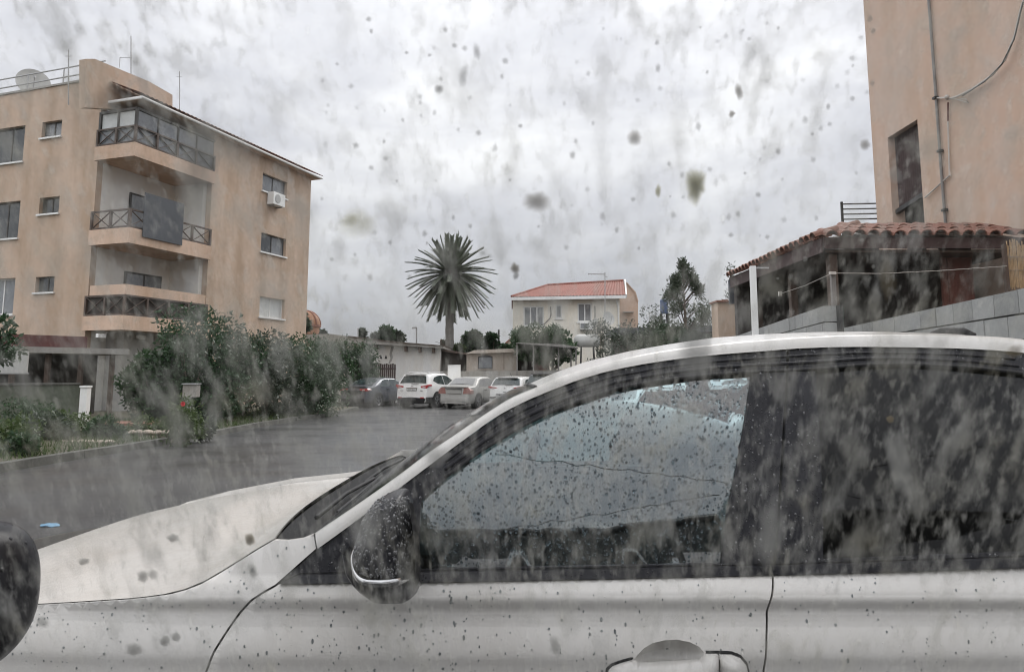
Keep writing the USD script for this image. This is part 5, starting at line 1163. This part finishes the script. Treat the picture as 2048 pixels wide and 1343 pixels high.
def band_mesh(mirror=False):
    def rs(P, n=110):
        P = np.array(P); d = np.concatenate([[0], np.cumsum(np.linalg.norm(np.diff(P, axis=0), axis=1))]); t = np.linspace(0, 1, n)
        return np.stack([PchipInterpolator(d / d[-1], P[:, i])(t) for i in (0, 1)], 1)
    a, b = rs(ue), rs(le); Q = np.array([a * (1 - s) + b * s for s in np.linspace(.04, .97, 7)]); bulge = .004 * np.sin(np.linspace(0, math.pi, 7))[:, None]
    P = np.stack([Q[..., 0], S(Q[..., 0], Q[..., 1]) - .002 - bulge, Q[..., 1]], -1)
    P = np.concatenate([P[:1] + [0, .02, 0], P, P[-1:] + [0, .02, 0]])
    if mirror: P = P * [1, -1, 1] + [0, 2 * YC_, -.022]
    return MB().grid(P, not mirror)
kp('roof_rail', band_mesh(), car_paint, 60)
# black window trim with the glass cut out
mold_up = [(600, 1147), (700, 1145), (835, 1142), (1200, 1136), (1545, 1129), (1800, 1121), (2048, 1113)]
mu = xz(mold_up) + [(1.5, bl[-2][1] + .020), (2.1, bl[-1][1] + .019)]
gfp = [(838, 1139), (838, 1060), (842, 1003), (864, 980), (905, 946), (956, 908), (1040, 858), (1100, 827), (1160, 803), (1237, 778), (1300, 766), (1374, 756), (1440, 750), (1506, 746), (1480, 914), (1456, 1030), (1446, 1127)]
grp = [(1632, 741), (1720, 732), (1811, 729), (1930, 735), (2048, 748)]
gF = clean(Polygon(xz(gfp)))
grl = xz([(1648, 1120), (1646, 1010), (1641, 880)]); gR = clean(Polygon(xz(grp) + [(1.30, le[-4][1] - .072), (1.42, le[-4][1] - .13), (1.40, .99), (1.25, .967), (xz([(2048, 1108)])[0][0], xz([(2048, 1108)])[0][1] + .004)] + grl))
tr = clean(Polygon(le + [(2.1, .97)] + mu[::-1] + saill[::-1][:2]))
gap_b = LineString(xz([(1577, 700), (1570, 850), (1562, 980), (1550, 1132)])).buffer(.0032)
tr2 = tr.buffer(-.0012).difference(gF).difference(gR).difference(gap_b)
pieces = sorted(getattr(tr2, 'geoms', [tr2]), key=lambda g: -g.area)[:2]
for g in pieces: kp('window_frame', skin(g, .004, .014, .022), trim, 30)
kp('belt_moulding', skin(clean(Polygon(mu + bl[::-1])).buffer(-.0008), -.007, .02, .02), trim, 30)
kp('front_window', skin(gF.buffer(.004), .013, .004, .03), M['glass_front'], True)
kp('rear_side_window', skin(gR.buffer(.004), .013, .004, .03), M['glass_rear'], True)
for off, rr_, nm in ((.30, .0035, 'window_seal'), (.62, .0045, 'window_seal'), (.93, .004, 'window_seal')):
    up_ = np.array(le[3:-3]); 
    top_g = np.array(xz([(888, 957), (905, 946), (956, 908), (1040, 858), (1100, 827), (1160, 803), (1237, 778), (1300, 766), (1374, 756), (1440, 750), (1506, 746), (1632, 741), (1720, 732), (1811, 729), (1930, 735), (2048, 748)]))
    q = np.linspace(0, 1, 60); L1 = LineString(up_); L2 = LineString(top_g)
    xs0 = np.linspace(max(up_[0][0], top_g[0][0]), top_g[-1][0], 70)
    z0 = np.interp(xs0, up_[:, 0], up_[:, 1]); z1 = np.interp(xs0, top_g[:, 0], top_g[:, 1]); z = z0 + (z1 - z0) * off
    kp(nm, MB().tube(np.stack([xs0, S(xs0, z) + .003, z], 1), rr_, 6), trim if off < .9 else M['plastic'], True)
# roof, windscreen, bonnet, cowl: lofts between the near edge and its mirror image
def loft(curve, m, crown, lx=0., p=1.0, e=2.2):
    c = np.asarray(curve, float); t = np.linspace(-1, 1, m); P = np.zeros((len(c), m, 3))
    for j, q in enumerate(t):
        y = c[:, 1] + (2 * YC_ - 2 * c[:, 1]) * (q + 1) / 2; k = (1 - abs(q) ** e) ** p
        P[:, j] = np.stack([c[:, 0] - lx * k, y, c[:, 2] + np.asarray(crown) * k - .022 * (q + 1) / 2], 1)
    return P
def double(P, th=.004): return MB().grid(P, True).grid(P - [0, 0, th])
E3 = lambda pts: np.stack([np.array(pts)[:, 0], S(np.array(pts)[:, 0], np.array(pts)[:, 1]) - .003, np.array(pts)[:, 1]], 1)
edge = E3(ue); iW = 8
roof = loft(edge[iW:] + [.004, 0, -.001], 33, np.concatenate([np.linspace(.002, .030, 6), np.full(len(edge) - iW - 6, .036)]))
kp('roof', double(roof), car_paint, True)
scr = loft(edge[:iW + 1], 33, np.array([.0, .008, .015, .019, .020, .018, .014, .009, .004]), np.linspace(.02, 0, iW + 1))
kp('windscreen', double(scr), M['glass_screen'], True)
kp('windscreen_seal', MB().tube(np.array([loft(edge[iW:iW + 1], 33, .004, .0)[0, j] for j in range(33)]) + [-.004, 0, -.003], .006, 6), M['plastic'], True)
hsh = np.array(sh_front + sh); hedge_ = np.stack([hsh[:, 0], S(hsh[:, 0], hsh[:, 1]) + .001, hsh[:, 1]], 1)
def resample(P, n):
    d = np.concatenate([[0], np.cumsum(np.linalg.norm(np.diff(P, axis=0), axis=1))]); q = np.linspace(0, d[-1], n); return np.stack([np.interp(q, d, P[:, i]) for i in range(3)], 1)
he = resample(hedge_, 30)
kp('bonnet', double(loft(he + [0, .003, 0], 33, np.linspace(.050, .002, 30), .055 * np.linspace(0, 1, 30) ** 5, 1., 3.)), car_paint, True)
fr_ = np.array([he[0], he[0] + [-.10, .10, -.12], he[0] + [-.14, .16, -.36]]); kp('front_bumper', double(loft(fr_, 25, [.03, .0, .0], .22)), car_paint, True)
cow0 = loft(he[-1:], 33, -.004, .055, 1., 3.)[0]; cow1 = loft(edge[:1], 33, -.004, .02)[0]
cw = np.array([cow0 + [.004, 0, -.004], cow0 * .6 + cow1 * .4 - [0, 0, .022], cow0 * .3 + cow1 * .7 - [0, 0, .018], cow1 + [.0, 0, -.002]])
kp('scuttle_panel', double(cw), mat('scuttle_plastic', (.006, .006, .0065), .6, spec=.12), True)
sp_ = V(1902, 664, 2.35); kp('sunroof_lip', MB().tube([sp_ + [-.07, 0, -.012], sp_ + [-.035, 0, .004], sp_ + [.04, 0, .004], sp_ + [.075, 0, -.014]], .012, 6), M['plastic'], True)
nearc = [tuple(he[-1][[0, 2]])] + xz([(533, 1073), (560, 1079), (604, 1074), (631, 1063)])
# wipers
for (y0, y1, xo) in ((1.78, 2.45, 0.), (2.40, 3.05, 0.)):
    a = np.array([np.interp(y0, cow1[:, 1], cow1[:, 0]) - .05, y0, np.interp(y0, cow1[:, 1], cow1[:, 2]) - .010]); b = np.array([np.interp(y1, cow1[:, 1], cow1[:, 0]) - .03, y1, np.interp(y1, cow1[:, 1], cow1[:, 2]) - .004])
    wp = kp('wiper', MB().tube([a, (a + b) / 2 + [-.01, 0, .004], b], .006, 6), M['plastic'], True); kp('blade', MB().bar(a + [.04, .05, .0], b + [.02, .05, 0], .008, .012), M['plastic'], parent=wp)
# inner body, far side, wheels
kp('inner_body', skin(clean(Polygon([(-1.6, .36), (2.3, .36), (2.3, .93), (-.55, .935), (-1.5, .72)])).difference(Point(wheel_c[0]).buffer(.36)).difference(Point(wheel_c[1]).buffer(.36)), .035, .01, .08), M['dark'])
v, f = skin(clean(Polygon([(-1.5, .36), (2.3, .36), (2.3, .935), (-.55, .94), (-1.4, .72)])), .035, .01, .08, True); kp('door_lining', (v, f), M['lining'])
kp('floor', MB().lh((-1.5, 1.6, .26), (2.3, 2 * YC_ - 1.6, .32)).lh((-.62, 1.62, .32), (-.56, 2 * YC_ - 1.62, .93)), M['dark'])
for nm, P in (('front_door', fd), ('rear_door', rd), ('rear_wing', qp), ('front_wing', fen)): kp(nm, skin(P.buffer(-.002), 0, .012, .08, True), car_paint, 35)
kp('roof_rail', band_mesh(True), car_paint, 60)
fm = MB()
fm.add(*skin(tr.buffer(-.0012).difference(gF).difference(gR), .004, .014, .04, True))
fm.add(*skin(clean(Polygon(mu + bl[::-1])), -.003, .02, .05, True)); kp('window_frame', fm, trim, 30)
kp('front_window', skin(gF, .013, .004, .06, True), M['glass_front'], True); kp('rear_side_window', skin(gR, .013, .004, .06, True), M['glass_rear'], True)
te = np.array([edge[-1], edge[-1] + [.25, .02, -.22], [2.38, edge[-1][1] - .08, .93], [2.45, edge[-1][1] - .12, .75], [2.44, edge[-1][1] - .1, .35]])
kp('tailgate', double(loft(te, 25, [.045, .03, 0, 0, 0], 0.)), car_paint, True)
for x, z in wheel_c:
    for y in (1.66, 2 * YC_ - 1.66):
        R_ = trimesh.transformations.rotation_matrix(math.pi / 2, [1, 0, 0])
        ty = trimesh.creation.revolve([(.2, -.11), (.29, -.115), (.32, -.08), (.32, .08), (.29, .115), (.2, .11)], sections=32).apply_transform(R_).apply_translation((x, y, .32))
        w_ = kp('wheel', MB().mesh(ty), M['tyre'], 40); kp('rim', MB().mesh(trimesh.creation.cylinder(.205, .17, sections=28).apply_transform(R_).apply_translation((x, y, .32))), M['rim'], parent=w_)
# interior: dashboard, steering wheel (right-hand drive), seats with headrests, rear bench
dsh = kp('dashboard', double(np.array([[(x, y, z + .02 * math.sin((y - 1.65) * 4)) for y in np.linspace(1.64, 3.2, 16)] for x, z in ((-.46, .955), (-.3, .965), (-.16, .955), (-.10, .88), (-.12, .6))])), M['dash'], True)
sw = [(.17 * math.sin(a) * .35 + .04, 2.83 + .185 * math.cos(a), .94 + .175 * math.sin(a)) for a in np.linspace(0, 2 * math.pi, 33)]
kp('steering_wheel', MB().tube(sw, .014, 8).bar((.03, 2.66, .94), (.03, 3.0, .94), .03), M['plastic'], True)
def rounded(size, R_, c, r=.04, n=2):
    m = trimesh.creation.icosphere(3, 1.); v = m.vertices; p = np.sign(v) * np.abs(v) ** .45; p /= np.abs(p).max(0)
    return MB().add((p * np.array(size) / 2) @ R_.T + c, m.faces)
for y in (2.02, 2.82):
    R_ = rot([0, 1, 0], .30)
    st_ = kp('front_seat', MB().add(*rounded((.16, .50, .66), R_, np.array([.60, y, .78])).get()).add(*rounded((.55, .50, .18), np.eye(3), np.array([.30, y, .48])).get()), M['seat'], True)
    kp('headrest', MB().add(*rounded((.11, .28, .20), R_, np.array([.735, y, 1.205])).get()), M['seat'], True, parent=st_)
kp('rear_bench', MB().add(*rounded((.18, 1.3, .66), rot([0, 1, 0], .35), np.array([1.5, YC_, .78])).get()), M['seat'], True)
kp('roof_lining', loft(edge[iW:] + [0, .03, -.035], 17, .03).reshape(-1, 17, 3).tolist() and MB().grid(loft(edge[iW:] + [0, .03, -.035], 17, .03)), M['grey_wall'], True)
# wing mirror
YM = 1.36
rows_ = [  # left u, right u, v of the housing outline
    (797, 806, 985), (775, 812, 996), (752, 815, 1012), (739, 818, 1030), (728, 821, 1052), (721, 824, 1080), (714, 826, 1106), (710, 827, 1128), (716, 826, 1143), (732, 822, 1151), (750, 819, 1155)]
H_ = []
for k, (l, r_, v_) in enumerate(rows_):
    a, b = V(l, v_, YM), V(r_, v_, YM); c = (a + b) / 2; w = (b[0] - a[0]) / 2; d = (.03, .06, .08, .09, .098, .104, .108, .108, .105, .098, .09)[k]
    an = np.linspace(0, 2 * np.pi, 41); ex = .72
    cx_ = np.sign(np.cos(an)) * np.abs(np.cos(an)) ** ex; sx_ = np.sign(np.sin(an)) * np.abs(np.sin(an)) ** ex
    H_.append(np.stack([c[0] + w * cx_, np.full(41, YM + .02) + d * sx_, np.full(41, EYE[2] + (c[2] - EYE[2]) * (YM + .02 - .8 * d) / YM)], 1))
H_ = np.array(H_); top = np.repeat(H_[0].mean(0)[None], 41, 0) + [0, 0, .002]; botm = np.repeat(H_[-1].mean(0)[None], 41, 0)
mir = kp('wing_mirror', MB().grid(np.concatenate([top[None], H_, botm[None]])), trim, True, label='black wet wing mirror with a chrome strip')
def mpts(px, off): return [V(u, v, YM - off) for u, v in px]
# chrome strip that runs round the lower edge, and the black foot under it
def mring(l, r_, v_, d, vf=lambda q: 0., a0=math.pi * .93, a1=2.02 * math.pi, n=30, ex=.72):
    a, b = V(l, v_, YM), V(r_, v_, YM); c = (a + b) / 2; w = (b[0] - a[0]) / 2; an = np.linspace(a0, a1, n); k = (EYE[2] - c[2]) / (v_ - 745 + 1e-9)
    cx_, sx_ = np.sign(np.cos(an)) * np.abs(np.cos(an)) ** ex, np.sign(np.sin(an)) * np.abs(np.sin(an)) ** ex
    zc_ = EYE[2] + (c[2] - EYE[2]) * (YM + .02 - .8 * d) / YM
    return np.stack([c[0] + w * cx_, YM + .02 + d * sx_, zc_ - np.array([vf(q) for q in cx_]) * YM / F], 1)
lift_ = lambda q: -34 * max(0., -q) ** 3
P = np.array([mring(708, 830, 1151, .108, lift_), mring(706, 832, 1153, .115, lift_), mring(706, 832, 1165, .116, lift_), mring(711, 828, 1168, .104, lift_)])
kp('chrome_strip', MB().grid(P, True).grid(P + [0, .002, 0]), M['chrome'], True, parent=mir)
P = np.array([mring(706, 832, 1168, .106, lift_, 0, 2 * math.pi), mring(709, 833, 1178, .112, lambda q: .6 * lift_(q), 0, 2 * math.pi), mring(722, 834, 1190, .105, lambda q: .3 * lift_(q), 0, 2 * math.pi), mring(740, 834, 1200, .09, n=30, a0=0, a1=2 * math.pi), mring(775, 820, 1203, .05, n=30, a0=0, a1=2 * math.pi)])
kp('mirror_base', MB().grid(P, True), trim, True, parent=mir)
b_ = [((683, 1108), (704, 1112)), ((686, 1122), (704, 1128)), ((691, 1148), (707, 1146)), ((705, 1170), (716, 1160)), ((722, 1187), (734, 1172))]
P = [[V(*o1, YM) + [0, .17, 0], V(*o1, YM) + [0, .06, 0], V(*o1, YM), (V(*o1, YM) + V(*i1, YM)) / 2 - [0, .012, 0], V(*i1, YM), V(*i1, YM) + [0, .1, 0]] for o1, i1 in b_]
kp('mirror_base', MB().grid(P).grid(np.array(P) + [0, .003, 0], True), trim, True, parent=mir)
kp('mirror_arm', MB().bar(V(770, 1165, YM + .05), V(770, 1165, YM + .05) + [.0, .14, .0], .09, .04), trim, parent=mir)
P = [[V(u, v_, YM - .07), V(u + 7, v_ + 1, YM - .065), V(u + 7, v_ + 1, YM + .09)] for u, v_ in ((817, 1005), (823, 1040), (828, 1080), (830, 1120), (830, 1163))]
kp('mirror_rim', MB().grid(P, True).grid(np.array(P) + [.002, .002, 0]), M['plastic'], True, parent=mir)
mg = np.array([[V(824, v_, YM + s) + [.004, 0, 0] for s in np.linspace(-.06, .10, 5)] for v_ in (1010, 1060, 1110, 1158)]); kp('mirror_glass', MB().grid(mg).grid(mg - [.002, 0, 0], True), M['chrome'], parent=mir)
# rain drops standing on the glass, the trim and the paint
dm_ = trimesh.creation.icosphere(1, 1.0); keep = dm_.vertices[:, 1] < .35
hv, hf = dm_.vertices.copy(), dm_.faces
def drops(n, poly, off, r0, r1, seed, el=1.3):
    r = np.random.default_rng(seed); b = poly.bounds; P = np.stack([r.uniform(b[0], b[2], n * 4), r.uniform(b[1], b[3], n * 4)], 1)
    P = P[shapely.contains_xy(poly, P[:, 0], P[:, 1])]; dens = meshkit.noise(np.c_[P * 9, P[:, :1] * 0], seed); P = P[r.random(len(P)) < .25 + .9 * dens][:n]; n = len(P)
    Y_ = S(P[:, 0], P[:, 1]) + off; rad = r0 + (r1 - r0) * r.random(n) ** 2.5
    v = hv[None] * np.stack([rad, rad * .55, rad * r.uniform(1., el, n)], 1)[:, None] + np.stack([P[:, 0], Y_ - .0002, P[:, 1]], 1)[:, None]
    return MB().add(v.reshape(-1, 3), (hf[None] + (np.arange(n) * len(hv))[:, None, None]).reshape(-1, 3))
kp('rain_drops', drops(2400, gF, .013, .0012, .0034, 1), M['drop'], True, kind='stuff')
kp('rain_drops', drops(500, gR, .013, .0012, .0028, 2), M['drop'], True, kind='stuff')
kp('rain_drops', drops(1400, tr2, .004, .0012, .0032, 3, 1.8), M['drop2'], True, kind='stuff')
kp('rain_drops', drops(900, fd.buffer(-.01).difference(bowl), .0, .0010, .0026, 4, 2.4), M['drop'], True, kind='stuff')
kp('rain_drops', drops(350, rd.buffer(-.01), .0, .0010, .0026, 5, 2.4), M['drop'], True, kind='stuff')
kp('rain_drops', drops(600, fen.buffer(-.01), .0, .0010, .0026, 6, 2.0), M['drop'], True, kind='stuff')
rd_ = np.random.default_rng(12); mv = []
for i in range(700):                                                  # drops on the mirror shell
    k, j = rd_.integers(1, len(H_) - 2), rd_.integers(20, 41) - 1; s, q = rd_.random(2)
    c = (H_[k, j] * (1 - s) + H_[k + 1, j] * s) * (1 - q) + (H_[k, (j + 1) % 41] * (1 - s) + H_[k + 1, (j + 1) % 41] * s) * q; rad = .0012 + .0022 * rd_.random() ** 2
    mv.append(hv * [rad, rad * .7, rad * 1.3] + c)
kp('rain_drops', MB().add(np.vstack(mv), (hf[None] + (np.arange(700) * len(hv))[:, None, None]).reshape(-1, 3)), M['drop2'], True, parent=mir, kind='stuff')
# ------------------------------------------------------------------ the vehicle the photo is taken from: dirty side window, door mirror, roof edge, door
O = Th('own_vehicle', 'dark vehicle the view is taken from, its black door mirror at the lower left edge', 'vehicle', (0, -.4, 0))
def op(name, m, mt, smooth=40, parent=None, **kw):
    v, f = m.get() if isinstance(m, MB) else m
    return obj(parent or O, name, (np.asarray(v) - O.loc, f), mt, smooth, **kw)
mm_ = trimesh.creation.icosphere(4, 1.0); vv = mm_.vertices; vv = np.sign(vv) * np.abs(vv) ** .8
ctr = V(-52, 1196, .72); R_ = .72 / F
top_, side_ = V(0, 1043, .72), V(77, 1190, .72)
vv = vv * [side_[0] - ctr[0] - .012, .05, top_[2] - ctr[2]]; vv[:, 0] += .0; vv[:, 0] -= np.where(vv[:, 2] < 0, .16 * (vv[:, 2]) ** 2 / (top_[2] - ctr[2]), 0)
op('door_mirror', (vv + ctr, mm_.faces), trim, True); op('mirror_arm', MB().bar(ctr + [0, -.02, -.03], ctr + [.04, -.32, -.08], .06, .05), M['plastic'])
def mirrored(u, v, y=None, z=None):
    """where the ray through a point of the near car's front window goes after it is reflected there."""
    p = UP(u, v, .013); e = 1e-3; n = np.array([-(S(p[0] + e, p[2]) - S(p[0] - e, p[2])) / (2 * e), 1, -(S(p[0], p[2] + e) - S(p[0], p[2] - e)) / (2 * e)]); n /= np.linalg.norm(n)
    d = p - EYE; d -= 2 * np.dot(d, n) * n
    return p + d * ((y - p[1]) / d[1] if y is not None else (z - p[2]) / d[2])
RE = [mirrored(u, v, y=.25) for u, v in ((1000, 1092), (1070, 1082), (1200, 1062), (1330, 1044), (1456, 1030))]
RE = [p for p in RE if p[2] > 1.56]
ROOF_EDGE = [RE[0] + [-1.4, 0, -.02], RE[0] + [-.5, 0, -.008]] + RE + [RE[-1] + [.6, 0, .03], RE[-1] + [1.2, 0, .0]]
sh_ = np.array([[p + [0, -b, .05 * math.sin(b * 2.0)] for b in (0, .3, .7, 1.1, 1.5)] for p in ROOF_EDGE])
op('roof', MB().grid(sh_).grid(sh_ - [0, 0, .04], True), M['car_dark'], True)
op('roof_gutter', MB().tube(ROOF_EDGE, .03, 8), M['car_dark'], True)
op('door', MB().lh((-.95, .40, .30), (1.6, .47, .98)), M['car_dark'])
# the film of dust and dried rain on the window glass: a thin layer that scatters light
PT, PY, PZ = .22, .31, 1.34
film = usdkit.material(stage, '/World/Looks/window_dirt_film', {
    'g': ('geometry', {}), 'sx': ('separate_xyz', {}), 'zz': ('math', {'math_type': 'multiply_add', 'value2': -1.2, 'value3': 2.74}), 'x2': ('math', {'math_type': 'multiply'}), 'x3': ('math', {'math_type': 'add', 'value2': -.03}), 'cv': ('combine_xyz', {}), 'mp': ('mapping', {'scale': (1, 1, .52)}),
    'n1': ('noise_texture', {'scale': 92, 'detail': 4, 'roughness': .58}), 'r1': ('map_range', {'range_type': 'smoothstep', 'from_min': .45, 'from_max': .74, 'to_min': 0, 'to_max': 1, 'clamp': True}),
    'n4': ('noise_texture', {'scale': 270, 'detail': 3, 'roughness': .5}), 'r4': ('map_range', {'range_type': 'smoothstep', 'from_min': .52, 'from_max': .80, 'to_min': 0, 'to_max': 1.1, 'clamp': True}),
    'n2': ('noise_texture', {'scale': 24, 'detail': 4}), 'r2': ('map_range', {'from_min': .34, 'from_max': .60, 'to_min': .42, 'to_max': 1, 'clamp': True}), 'ad': ('math', {'math_type': 'add'}),
    'k': ('math', {'math_type': 'multiply'}), 'k2': ('math', {'math_type': 'multiply_add', 'value2': 225.0, 'value3': 3.0}),
    'n5': ('noise_texture', {'scale': 40, 'detail': 2}), 'c5': ('rgb_ramp', {'ramp': [(.3, (.72, .72, .69)), (.6, (.70, .69, .62)), (.8, (.66, .62, .48))]}),
    'v': ('principled_volume', {'anisotropy': .25})},
    [('g.position', 'sx.vector'), ('sx.z', 'zz.value1'), ('sx.x', 'x3.value1'), ('x3.value', 'x2.value1'), ('zz.value', 'x2.value2'), ('x2.value', 'cv.x'), ('sx.y', 'cv.y'), ('sx.z', 'cv.z'), ('cv.vector', 'mp.vector'), ('mp.vector', 'n1.vector'), ('mp.vector', 'n2.vector'), ('mp.vector', 'n4.vector'), ('g.position', 'n5.vector'), ('n5.fac', 'c5.fac'), ('c5.color', 'v.color'), ('n1.fac', 'r1.value'), ('n4.fac', 'r4.value'), ('r1.result', 'ad.value1'), ('r4.result', 'ad.value2'), ('n2.fac', 'r2.value'),
     ('ad.value', 'k.value1'), ('r2.result', 'k.value2'), ('k.value', 'k2.value1'), ('k2.value', 'v.density')], volume='v.volume')
TM = trimesh.transformations.rotation_matrix(PT, [1, 0, 0]); TM[:3, 3] = (0.3, PY, PZ)
b = trimesh.creation.box([2.2, .003, .68]); b.apply_transform(TM)
wn_ = op('window', MB().mesh(b), film, False, label='side window coated with a film of dust and dried rain', kind='stuff')
def splat_mat(n, c, d): return usdkit.material(stage, '/World/Looks/' + n, {'v': ('principled_volume', {'color': c, 'density': d})}, [], volume='v.volume')
SM = {'grey': splat_mat('grey_mud_spot', (.62, .62, .58), 420.), 'pale': splat_mat('pale_dust_spot', (.86, .86, .82), 500.), 'yellow': splat_mat('yellow_lichen_spot', (.70, .63, .10), 900.), 'brown': splat_mat('brown_mud_spot', (.50, .42, .28), 620.)}
pn = TM[:3, 1]
def splat(u, v, ru, rv, kind, th=.0022, seed=0, tilt=0.):
    c = hit(u, v, TM[:3, 3] - pn * .006, pn); px = c[1] / F
    an = np.linspace(0, 2 * np.pi, 29); ra = np.linspace(0.001, 1, 9); P = []
    nz = .6 + .8 * meshkit.fbm(np.stack([np.cos(an), np.sin(an), an * 0], 1) * 1.7 + seed * 5.3, 3, seed); nz[-1] = nz[0]
    for r in ra: P.append(np.stack([np.cos(an) * r * nz * ru * px * 1.3, np.full(29, th * (1 - r * r) ** 1.7), np.sin(an) * r * nz * rv * px * 1.3], 1))
    P = np.array(P); tf = lambda q: q @ rot([0, 1, 0], tilt).T @ TM[:3, :3].T + c
    op('dirt_spot', MB().grid(tf(P)).grid(tf(P * [1, -1, 1]), True), SM[kind], False, parent=wn_)
for i, a in enumerate([(1393, 372, 19, 30, 'yellow', .0011), (1316, 383, 6, 12, 'yellow', .0007), (715, 448, 34, 28, 'yellow', .00025), (700, 440, 18, 12, 'yellow', .0003), (1074, 402, 24, 18, 'brown', .0011), (1478, 184, 7, 15, 'brown', .0011), (1464, 228, 6, 7, 'brown', .0012), (1730, 290, 10, 10, 'brown', .0009), (1270, 276, 14, 14, 'brown', .001),
                       (954, 104, 7, 15, 'grey', .0010), (926, 152, 9, 24, 'grey', .0008), (878, 178, 9, 9, 'grey', .0014), (1390, 702, 34, 52, 'pale', .0012), (872, 912, 26, 22, 'pale', .0009), (402, 345, 40, 110, 'pale', .0008), (730, 1060, 30, 40, 'pale', .0005), (1800, 930, 20, 62, 'pale', .0008), (1775, 560, 18, 40, 'brown', .0003),
                       (1790, 350, 14, 16, 'pale', .0006), (1030, 536, 8, 10, 'brown', .0016), (1032, 552, 7, 6, 'grey', .0016), (1780, 838, 7, 7, 'brown', .001), (2030, 702, 16, 12, 'brown', .0007), (1540, 1062, 26, 60, 'pale', .0006), (560, 600, 30, 70, 'grey', .0002), (470, 700, 36, 90, 'grey', .0002), (330, 590, 24, 60, 'grey', .0002), (650, 720, 30, 70, 'grey', .0003),
                       (590, 860, 40, 70, 'grey', .0003), (250, 900, 30, 90, 'pale', .0003), (340, 840, 26, 60, 'grey', .0004), (620, 450, 30, 80, 'grey', .0003), (1110, 1290, 10, 20, 'grey', .0011), (505, 1140, 8, 16, 'grey', .0012), (330, 1280, 9, 10, 'grey', .0016), (352, 1272, 8, 9, 'grey', .0016), (268, 1298, 16, 12, 'grey', .0014), (346, 1075, 10, 8, 'grey', .0016), (286, 1152, 9, 12, 'grey', .0014), (306, 1148, 9, 10, 'grey', .0009), (168, 1122, 9, 6, 'grey', .0016), (85, 1243, 12, 10, 'grey', .001), (500, 1078, 9, 12, 'brown', .0016), (1168, 940, 10, 9, 'pale', .0004), (1290, 920, 9, 10, 'pale', .0004)]):
    splat(*a, seed=i, tilt=rng.normal() * .25)
r_ = np.random.default_rng(77)
for i in range(130):                                                  # dried rain spots, each a little ring of dust
    u, v_ = r_.uniform(640, 1760), r_.uniform(20, 560); s = r_.uniform(2.5, 6.5); splat(u, v_, s, s * r_.uniform(.9, 1.5), 'grey', r_.uniform(.0003, .0010), 100 + i)
# overhead cables behind the vehicle, seen only as reflections in the near car's window
for i, ((a, b), lab) in enumerate(((((960, 905), (1465, 965)), 'upper thin cable mirrored as a dark line across the near front window'), (((1060, 1050), (1455, 985)), 'lower thin cable mirrored as a dark line low in the near front window'))):
    P0, P1 = mirrored(*a, z=6.5), mirrored(*b, z=6.5); d = P1 - P0
    t = Th('overhead_cable', lab, 'cable', P0)
    obj(t, 'cable', MB().tube([-d * .8, d * .1, d * .9, d * 1.9], .018, 6), M['black'], True)
